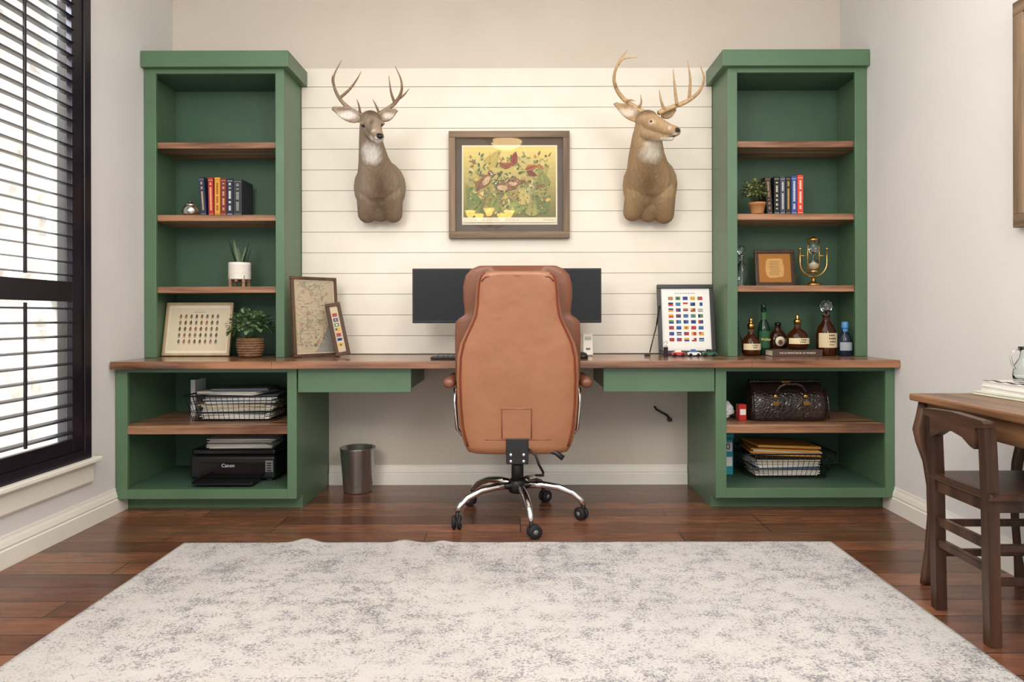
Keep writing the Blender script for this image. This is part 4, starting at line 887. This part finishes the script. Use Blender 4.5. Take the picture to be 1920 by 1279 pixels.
def slab(name,label,cat,cx,cy,z,w,d,th,mats,rz=0,rx=0,ry=0,n=1,group=None):
    m=MB(); rb=random.Random(int(z*10000)+int(w*1000)); k=th/n
    for i in range(n):
        X=Matrix.Translation((rb.uniform(-.012,.012)*(n>1),rb.uniform(-.008,.008)*(n>1),i*k))@Matrix.Rotation(rb.uniform(-.08,.08)*(n>1),4,'Z')
        m.box(-w/2,w/2,-d/2,d/2,0,k*.94,mats[i%len(mats)],min(.0012,k*.25),X,1)
    return tag(m.build(name,loc=(cx,cy,z),rot=(rx,ry,rz)),label,cat,group)
SHB=.439
bcx=(-1.764-1.266)/2; basket('black wire basket piled with papers on the left cabinet shelf',bcx,3.80,SHB,.50,.37,.44,.31,.135)
g='papers in the left basket'; z=SHB+.010
for nm,lab,w,d,th,ms,rz,n,dx in (('paper_stack','stack of white papers at the bottom of the left basket',.35,.26,.028,[M['paper'],M['cream']],.03,6,0),('folder','slate blue folder low in the left basket',.35,.27,.008,[M['bluefold']],-.04,1,0),
   ('paper_stack','second stack of white papers, above the low slate folder',.36,.25,.03,[M['paper'],M['kraft'],M['paper']],.05,6,.01),('folder','kraft folder between the paper stacks in the left basket',.36,.26,.008,[M['kraft']],-.06,1,-.01),('paper_stack','thick white paper stack just above the left basket rim',.36,.25,.03,[M['paper'],M['paper'],M['bluefold']],.08,5,.02),
   ('folder','dark grey folder near the top of the left basket pile',.37,.25,.012,[M['grey']],.16,1,.02),('paper_stack','thin white papers near the top of the left basket pile',.33,.24,.018,[M['paper'],M['cream']],-.14,4,-.03),('folder','slate folder on top of the left basket pile',.29,.22,.014,[M['bluefold'],M['grey']],.14,2,.02)):
    slab(nm,lab,'papers' if nm=='paper_stack' else 'folder',bcx+dx,3.80,z,w,d,th,ms,rz,0,0,n,g); z+=th+.0015
t=slab('paper_box','slim upright white box standing left of the papers in the cabinet','box',-1.81,3.90,SHB+.001,.026,.13,.215,[M['paper']])
# printer
PZ=.1195
pr=thing('printer','black inkjet printer in the bottom of the left cabinet','printer',(-1.52,3.79,PZ+.001))
MB().box(-.225,.225,-.13,.16,.012,.135,M['black'],.014,seg=3).build('body',pr)
MB().box(-.222,.222,-.115,.158,.1352,.168,M['blackg'],.010,seg=3).build('scanner_lid',pr)
MB().box(-.17,.17,-.136,-.1305,.03,.1,M['blackg'],.002).build('front_panel',pr)
tr=MB(); tr.box(-.155,.155,-.26,-.137,.012,.018,M['black'],.002); tr.box(-.155,-.148,-.26,-.137,.018,.03,M['black']); tr.box(.148,.155,-.26,-.137,.018,.03,M['black']); tr.build('output_tray',pr)
for sx in (-1,1): 
    for sy in (-.1,.13): MB().box(sx*.19-.015,sx*.19+.015,sy-.015,sy+.015,0,.0118,M['rubber']).build('foot',pr)
text('logo_lettering','Canon',.026,cmat((205,205,205)),pr,(-.02,-.1372,.115-.03))
q=MB(); q.box(.175,.215,-.133,-.1302,.05,.11,M['grey'],.002)
for i in range(4): q.box(.183,.207,-.135,-.133,.055+i*.013,.062+i*.013,M['black'])
q.build('control_buttons',pr)
z=PZ+.1705
for nm,lab,w,d,th,ms,rz,n in (('paper_stack','white paper stack lying directly on the printer',.33,.22,.022,[M['paper'],M['cream']],.03,5),('folder','grey folder on the papers over the printer',.31,.22,.007,[M['grey']],-.05,1),('paper_stack','top paper stack over the printer',.34,.21,.018,[M['paper'],M['kraft'],M['paper']],.06,4)):
    slab(nm,lab,'papers' if nm=='paper_stack' else 'folder',-1.50,3.80,z,w,d,th,ms,rz,0,0,n,'papers on the printer'); z+=th+.001
# doctor bag
dg=thing('doctor_bag','glossy black-brown crocodile leather doctor bag on the right cabinet shelf','bag',(1.406,3.70,SHB+.001))
rings=[]
for z,a,b_ in ((.0,.19,.09),(.008,.197,.097),(.02,.2,.1),(.07,.201,.103),(.12,.198,.098),(.155,.193,.075),(.18,.187,.045),(.195,.184,.028)): rings.append(sring(0,0,z,a,b_,56,8))
MB().loft(rings,M['bag']).build('body',dg)
q=MB(); q.box(-.188,.188,-.022,.022,.1952,.207,M['bag'],.004); tf=q.build('top_frame',dg)
MB().box(-.02,.02,-.028,-.0225,.185,.206,M['brass'],.002).build('clasp',tf)
for sx in (-1,1): q=MB(); q.tube([(sx*.19,-.06,.165),(sx*.196,-.09,.12),(sx*.197,-.101,.06),(sx*.195,-.098,.012)],.005,M['bag'],8); q.build('corner_piping',dg)
for sx in (-1,1): q=MB(); q.box(sx*.078-.012,sx*.078+.012,-.107,-.1045,.02,.1,M['bag'],.001); q.box(sx*.078-.015,sx*.078+.015,-.109,-.1072,.085,.105,M['brass'],.001); q.build('buckle_strap',dg)
q=MB(); q.tube([(-.078,-.088,.135),(-.074,-.1,.16),(-.058,-.104,.183),(-.03,-.104,.195),(.03,-.104,.195),(.058,-.104,.183),(.074,-.1,.16),(.078,-.088,.135)],.0075,M['bag'],10); hd=q.build('handle',dg)
for sx in (-1,1): q=MB(); q.lathe([(.012,0),(.012,.004),(.006,.007),(0,.007)],M['brass'],X=Matrix.Translation((sx*.078,-.095,.13))@Matrix.Rotation(PI/2,4,'X'),n=14); q.build('handle_stud',hd)
t=thing('red_carton','small red carton beside the leather bag','carton',(1.165,3.655,SHB+.001),(0,0,.15))
MB().box(-.02,.02,-.02,.02,0,.085,M['red'],.002).build('carton_body',t); MB().box(-.016,.016,-.0206,-.0201,.03,.06,M['paper']).build('front_label',t)
m=MB(); bmesh.ops.create_icosphere(m.bm,subdivisions=4,radius=1); m.mi(M['paper'])
for v in m.bm.verts:
    n_=noise.noise(v.co*2.3)*.28+noise.noise(v.co*6)*.12; v.co*=1+n_; v.co=Vector((v.co.x*.045,v.co.y*.055,max(-.045,v.co.z*.045)))
tag(m.build('crumpled_paper',loc=(1.095,3.72,SHB+.047)),'crumpled white paper wad left of the red carton','paper')
tb=thing('storage_box','teal plastic box at the left of the right lower cubby','box',(1.10,3.88,PZ+.001))
MB().box(-.062,.062,-.1,.1,0,.2,M['teal'],.006).build('body',tb); MB().box(-.066,.066,-.104,.104,.2005,.228,M['teal'],.006).build('lid',tb)
for za,zb in ((.13,.18),(.05,.1)): MB().box(.005,.055,-.1025,-.1004,za,zb,M['paper']).build('label_plate',tb)
text('label_lettering','0',.05,cmat((20,60,70)),tb,(.032,-.1034,.155))
lcx=(1.178+1.695)/2; basket('black wire basket with an orange folder in the right lower cubby',lcx,3.83,PZ,.50,.32,.41,.25,.135)
g='papers in the right basket'; z=PZ+.010
for nm,lab,w,d,th,ms,rz,n,ry in (('paper_stack','white paper stack at the bottom of the right basket',.33,.21,.035,[M['paper'],M['cream'],M['paper']],.02,7,0),('folder','slate folder inside the right basket',.34,.22,.008,[M['bluefold']],-.03,1,0),('paper_stack','upper white paper stack in the right basket',.34,.21,.04,[M['paper'],M['paper'],M['kraft']],.03,6,0),('folder','dark grey folder under the orange folders in the right basket',.37,.22,.012,[M['black']],.02,1,.03),('folder','lower thick orange folder at the top of the right basket',.36,.23,.036,[M['manila'],M['manila'],M['paper'],M['manila']],-.05,4,.03),('folder','topmost orange folder of the right basket',.35,.22,.014,[M['manila']],.09,1,.05)):
    if ry: z+=.006 if 'dark' in lab else (.004 if 'topmost' in lab else 0)
    slab(nm,lab,'papers' if nm=='paper_stack' else 'folder',lcx,3.83,z,w,d,th,ms,rz,0,ry,n,g); z+=th+.0015
# ================================================================ OLD TABLE + CHAIR on the right
TZ=.70
tb=thing('side_table','worn wooden table against the right wall','table',(1.66,2.1,0))
MB().box(1.45,XR-.012,1.5,2.588,TZ-.026,TZ,M['oldwood'],.006).build('tabletop',tb,True)
a=MB(); a.box(1.485,1.503,1.58,2.53,TZ-.105,TZ-.027,M['oldwood'],.002); a.box(1.503,1.85,2.525,2.543,TZ-.105,TZ-.027,M['oldwoodz'],.002); a.box(1.503,1.85,1.58,1.598,TZ-.105,TZ-.027,M['oldwoodz'],.002); a.box(1.83,1.85,1.6,2.524,TZ-.105,TZ-.027,M['oldwood'],.002); a.build('apron',tb,True)
for yy in (2.555,1.56):
    for sg,xx in ((1,1.495),(-1,1.84)):
        l=MB(); rows=[(.672,0,.022),(.62,-.006,.024),(.57,-.016,.024),(.52,-.010,.021),(.45,.006,.017),(.36,.014,.014),(.25,.014,.012),(.12,.006,.012),(.03,.0,.016),(.0015,-.002,.017)]
        l.loft([sring(xx+dx*sg*1.3,yy,z,r,r*.85,20,3.5) for z,dx,r in rows],M['oldwoodz']); l.build('leg',tb,True)
oc=thing('wooden_chair','old dark wooden chair pushed up to the side table','chair',(1.56,2.2,0))
PX=1.405
for yy in (2.34,2.075):
    l=MB(); l.loft([[(PX+x+dx,y+yy,z) for x,y in ((-.018,-.016),(.018,-.016),(.018,.016),(-.018,.016))] for z,dx in ((.0015,.008),(.2,.004),(.45,0),(.6,-.006),(.672,-.012))],M['chairw'],smooth=False); l.build('back_post',oc,True)
cr=MB(); arch=[(2.32,.585),(2.3,.59),(2.26,.612),(2.207,.622),(2.155,.612),(2.115,.59),(2.095,.585)]
cr.prism([(2.055,.668),(2.06,.676),(2.2075,.683),(2.355,.676),(2.36,.668),(2.36,.655),(2.322,.65)]+arch+[(2.093,.65),(2.055,.655)],'x',PX-.034,PX-.005,M['chairy']); cr.build('crest_rail',oc,True)
MB().box(1.387,1.77,2.045,2.372,.437,.46,M['chairy'],.006).build('seat',oc,True)
a=MB(); a.box(1.425,1.73,2.334,2.352,.40,.436,M['chairw'],.002); a.box(1.425,1.73,2.065,2.083,.40,.436,M['chairw'],.002); a.box(1.395,1.413,2.094,2.321,.40,.436,M['chairw'],.002); a.build('apron',oc,True)
for yy in (2.34,2.08):
    l=MB(); l.lathe([(.014,.0015),(.018,.01),(.013,.03),(.016,.06),(.02,.1),(.014,.115),(.018,.125),(.02,.2),(.021,.3),(.016,.34),(.021,.355),(.021,.436)],M['chairw'],c=(1.735,yy,0),n=18); l.build('front_leg',oc,True)
    for zz in (.19,.29): st=MB(); st.box(1.422,1.718,yy-.008,yy+.008,zz-.012,zz+.012,M['chairw'],.003); st.build('stretcher',oc,True)
for za,zb in ((.285,.315),(.215,.24)): st=MB(); st.box(PX-.008,PX+.012,2.092,2.323,za,zb,M['chairw'],.003); st.build('stretcher',oc,True)
g='books stacked on the side table'
z=TZ+.001
def flatbook(label,z,w,d,th,cov,cx,cy,rz):
    t=thing('book',label,'book',(cx,cy,z),(0,0,rz),g); c=MB(); cm=cmat(cov,.6)
    c.box(-w/2,w/2,-d/2,d/2,0,.003,cm,.0008); c.box(-w/2,w/2,-d/2,d/2,th-.003,th,cm,.0008); c.box(w/2-.003,w/2,-d/2,d/2,.003,th-.003,cm); c.build('cover',t)
    MB().box(-w/2+.003,w/2-.0035,-d/2+.003,d/2-.003,.0031,th-.0031,M['paper']).build('pages',t); return t
flatbook('thin sage green book at the bottom of the side table stack',z,.19,.27,.012,(196,200,178),1.765,2.42,.06); z+=.0125
flatbook('white book in the middle of the side table stack',z,.175,.25,.018,(230,228,222),1.775,2.42,-.03); z+=.0185
t=flatbook('black and white checked book on top of the side table stack',z,.17,.235,.02,(228,226,220),1.775,2.42,.04)
q=MB()
for r in range(7):
    for c in range(3):
        if (r+c)%2==0: q.box(-.085+c*.014,-.085+(c+1)*.014,-.117+r*.033,-.117+(r+1)*.033,.0202,.0208,cmat((24,24,26)))
for c in range(3): q.box(-.085+c*.05,-.085+c*.05+.022,-.1179,-.1176,.003,.017,cmat((24,24,26)))
q.build('checked_band',t); z+=.022
j=thing('glass_jug','clear glass jug on top of the side table book stack','jug',(1.775,2.43,z))
MB().lathe([(.0,.001),(.036,.001),(.04,.006),(.042,.03),(.038,.06),(.022,.085),(.018,.105),(.026,.125),(.024,.125),(.016,.105),(.02,.085),(.035,.06),(.039,.03),(.036,.01),(0,.008)],M['glass'],n=28).build('body',j)
MB().tube([(-.023,0,.118),(-.045,0,.115),(-.056,0,.09),(-.05,0,.06),(-.0405,0,.048)],.004,M['glass'],8).build('handle',j)
# ================================================================ LIGHT FIXTURES (seen mirrored in the picture glass)
cx,cy,cz=-.34,.16,2.13
t=thing('chandelier','bronze chandelier with five lit glass shades, mirrored in the print glass','chandelier',(cx,cy,cz))
q=MB(); q.tube([(0,0,-.1),(0,0,.85)],.01,M['bronze'],8); q.lathe([(0,-.14),(.03,-.12),(.045,-.09),(.03,-.05),(.012,0)],M['bronze'],n=16); q.lathe([(.06,.84),(.06,.869),(0,.869)],M['bronze'],n=20); q.build('stem',t)
for k in range(5):
    a=R(18+72*k); d=Vector((math.cos(a),math.sin(a),0)); MB().tube([d*.03+Vector((0,0,-.09)),d*.12+Vector((0,0,-.13)),d*.21+Vector((0,0,-.09)),d*.23+Vector((0,0,-.03))],.008,M['bronze'],8).build('arm',t)
    p=d*.23; MB().lathe([(.02,-.03),(.035,-.01),(.048,.025),(.062,.05),(.058,.05),(.03,-.005),(.0,-.02)],M['shade'],c=(p.x,p.y,0),n=20).build('shade',t)
t=thing('ceiling_light','glowing glass bowl ceiling light, mirrored at the top of the print glass','light',(-.155,.1,2.999))
MB().lathe([(0,-.1),(.08,-.09),(.14,-.06),(.18,-.015),(.18,0)],M['bowl'],n=28).build('bowl',t)
MB().lathe([(.0,-.125),(.012,-.118),(.012,-.1005)],M['bronze'],n=14).build('finial',t)
# ================================================================ LIGHT
wd=bpy.data.worlds.new('world'); SC.world=wd; wd.use_nodes=True; bg=wd.node_tree.nodes['Background']; bg.inputs[0].default_value=(.97,.98,1,1); bg.inputs[1].default_value=1.4
def light(name,kind,loc,rot,energy,color,size=None,sy=None):
    l=bpy.data.lights.new(name,kind); l.energy=energy; l.color=color
    if kind=='AREA': l.shape='RECTANGLE'; l.size=size; l.size_y=sy
    if kind=='SUN': l.angle=R(2)
    o=bpy.data.objects.new(name,l); COL.objects.link(o); o.location=loc; o.rotation_euler=rot; return o
light('ceiling_fill','AREA',(-.05,1.75,2.97),(0,0,0),60,(1,.965,.91),2.8,2.4)  # added overhead fill to brighten the room, not one of the fixtures
for sx,en in ((-1.4,52),(1.3,44)): light('room_fill','AREA',(sx,-.2,2.6),(R(65),0,0),en,(1,.965,.91),1.0,1.2)
sd=Vector((-.55,-.3,-.78)); light('sun','SUN',(3,6,8),sd.to_track_quat('-Z','Y').to_euler(),8.2,(1,.98,.95))
light('window_daylight','AREA',(-3.0,2.6,3.3),Vector((.62,0,-.78)).to_track_quat('-Z','Y').to_euler(),430,(.80,.89,1),2.2,.8)
cam=bpy.data.cameras.new('camera'); co=bpy.data.objects.new('camera',cam); COL.objects.link(co); SC.camera=co
co.location=(0,0,CZ); co.rotation_euler=(R(90),R(.12),0); cam.sensor_width=36; cam.lens=F/1920*36
cam.shift_x=-(VX-960)/1920; cam.shift_y=-(639.5-VY)/1920; cam.clip_start=.02
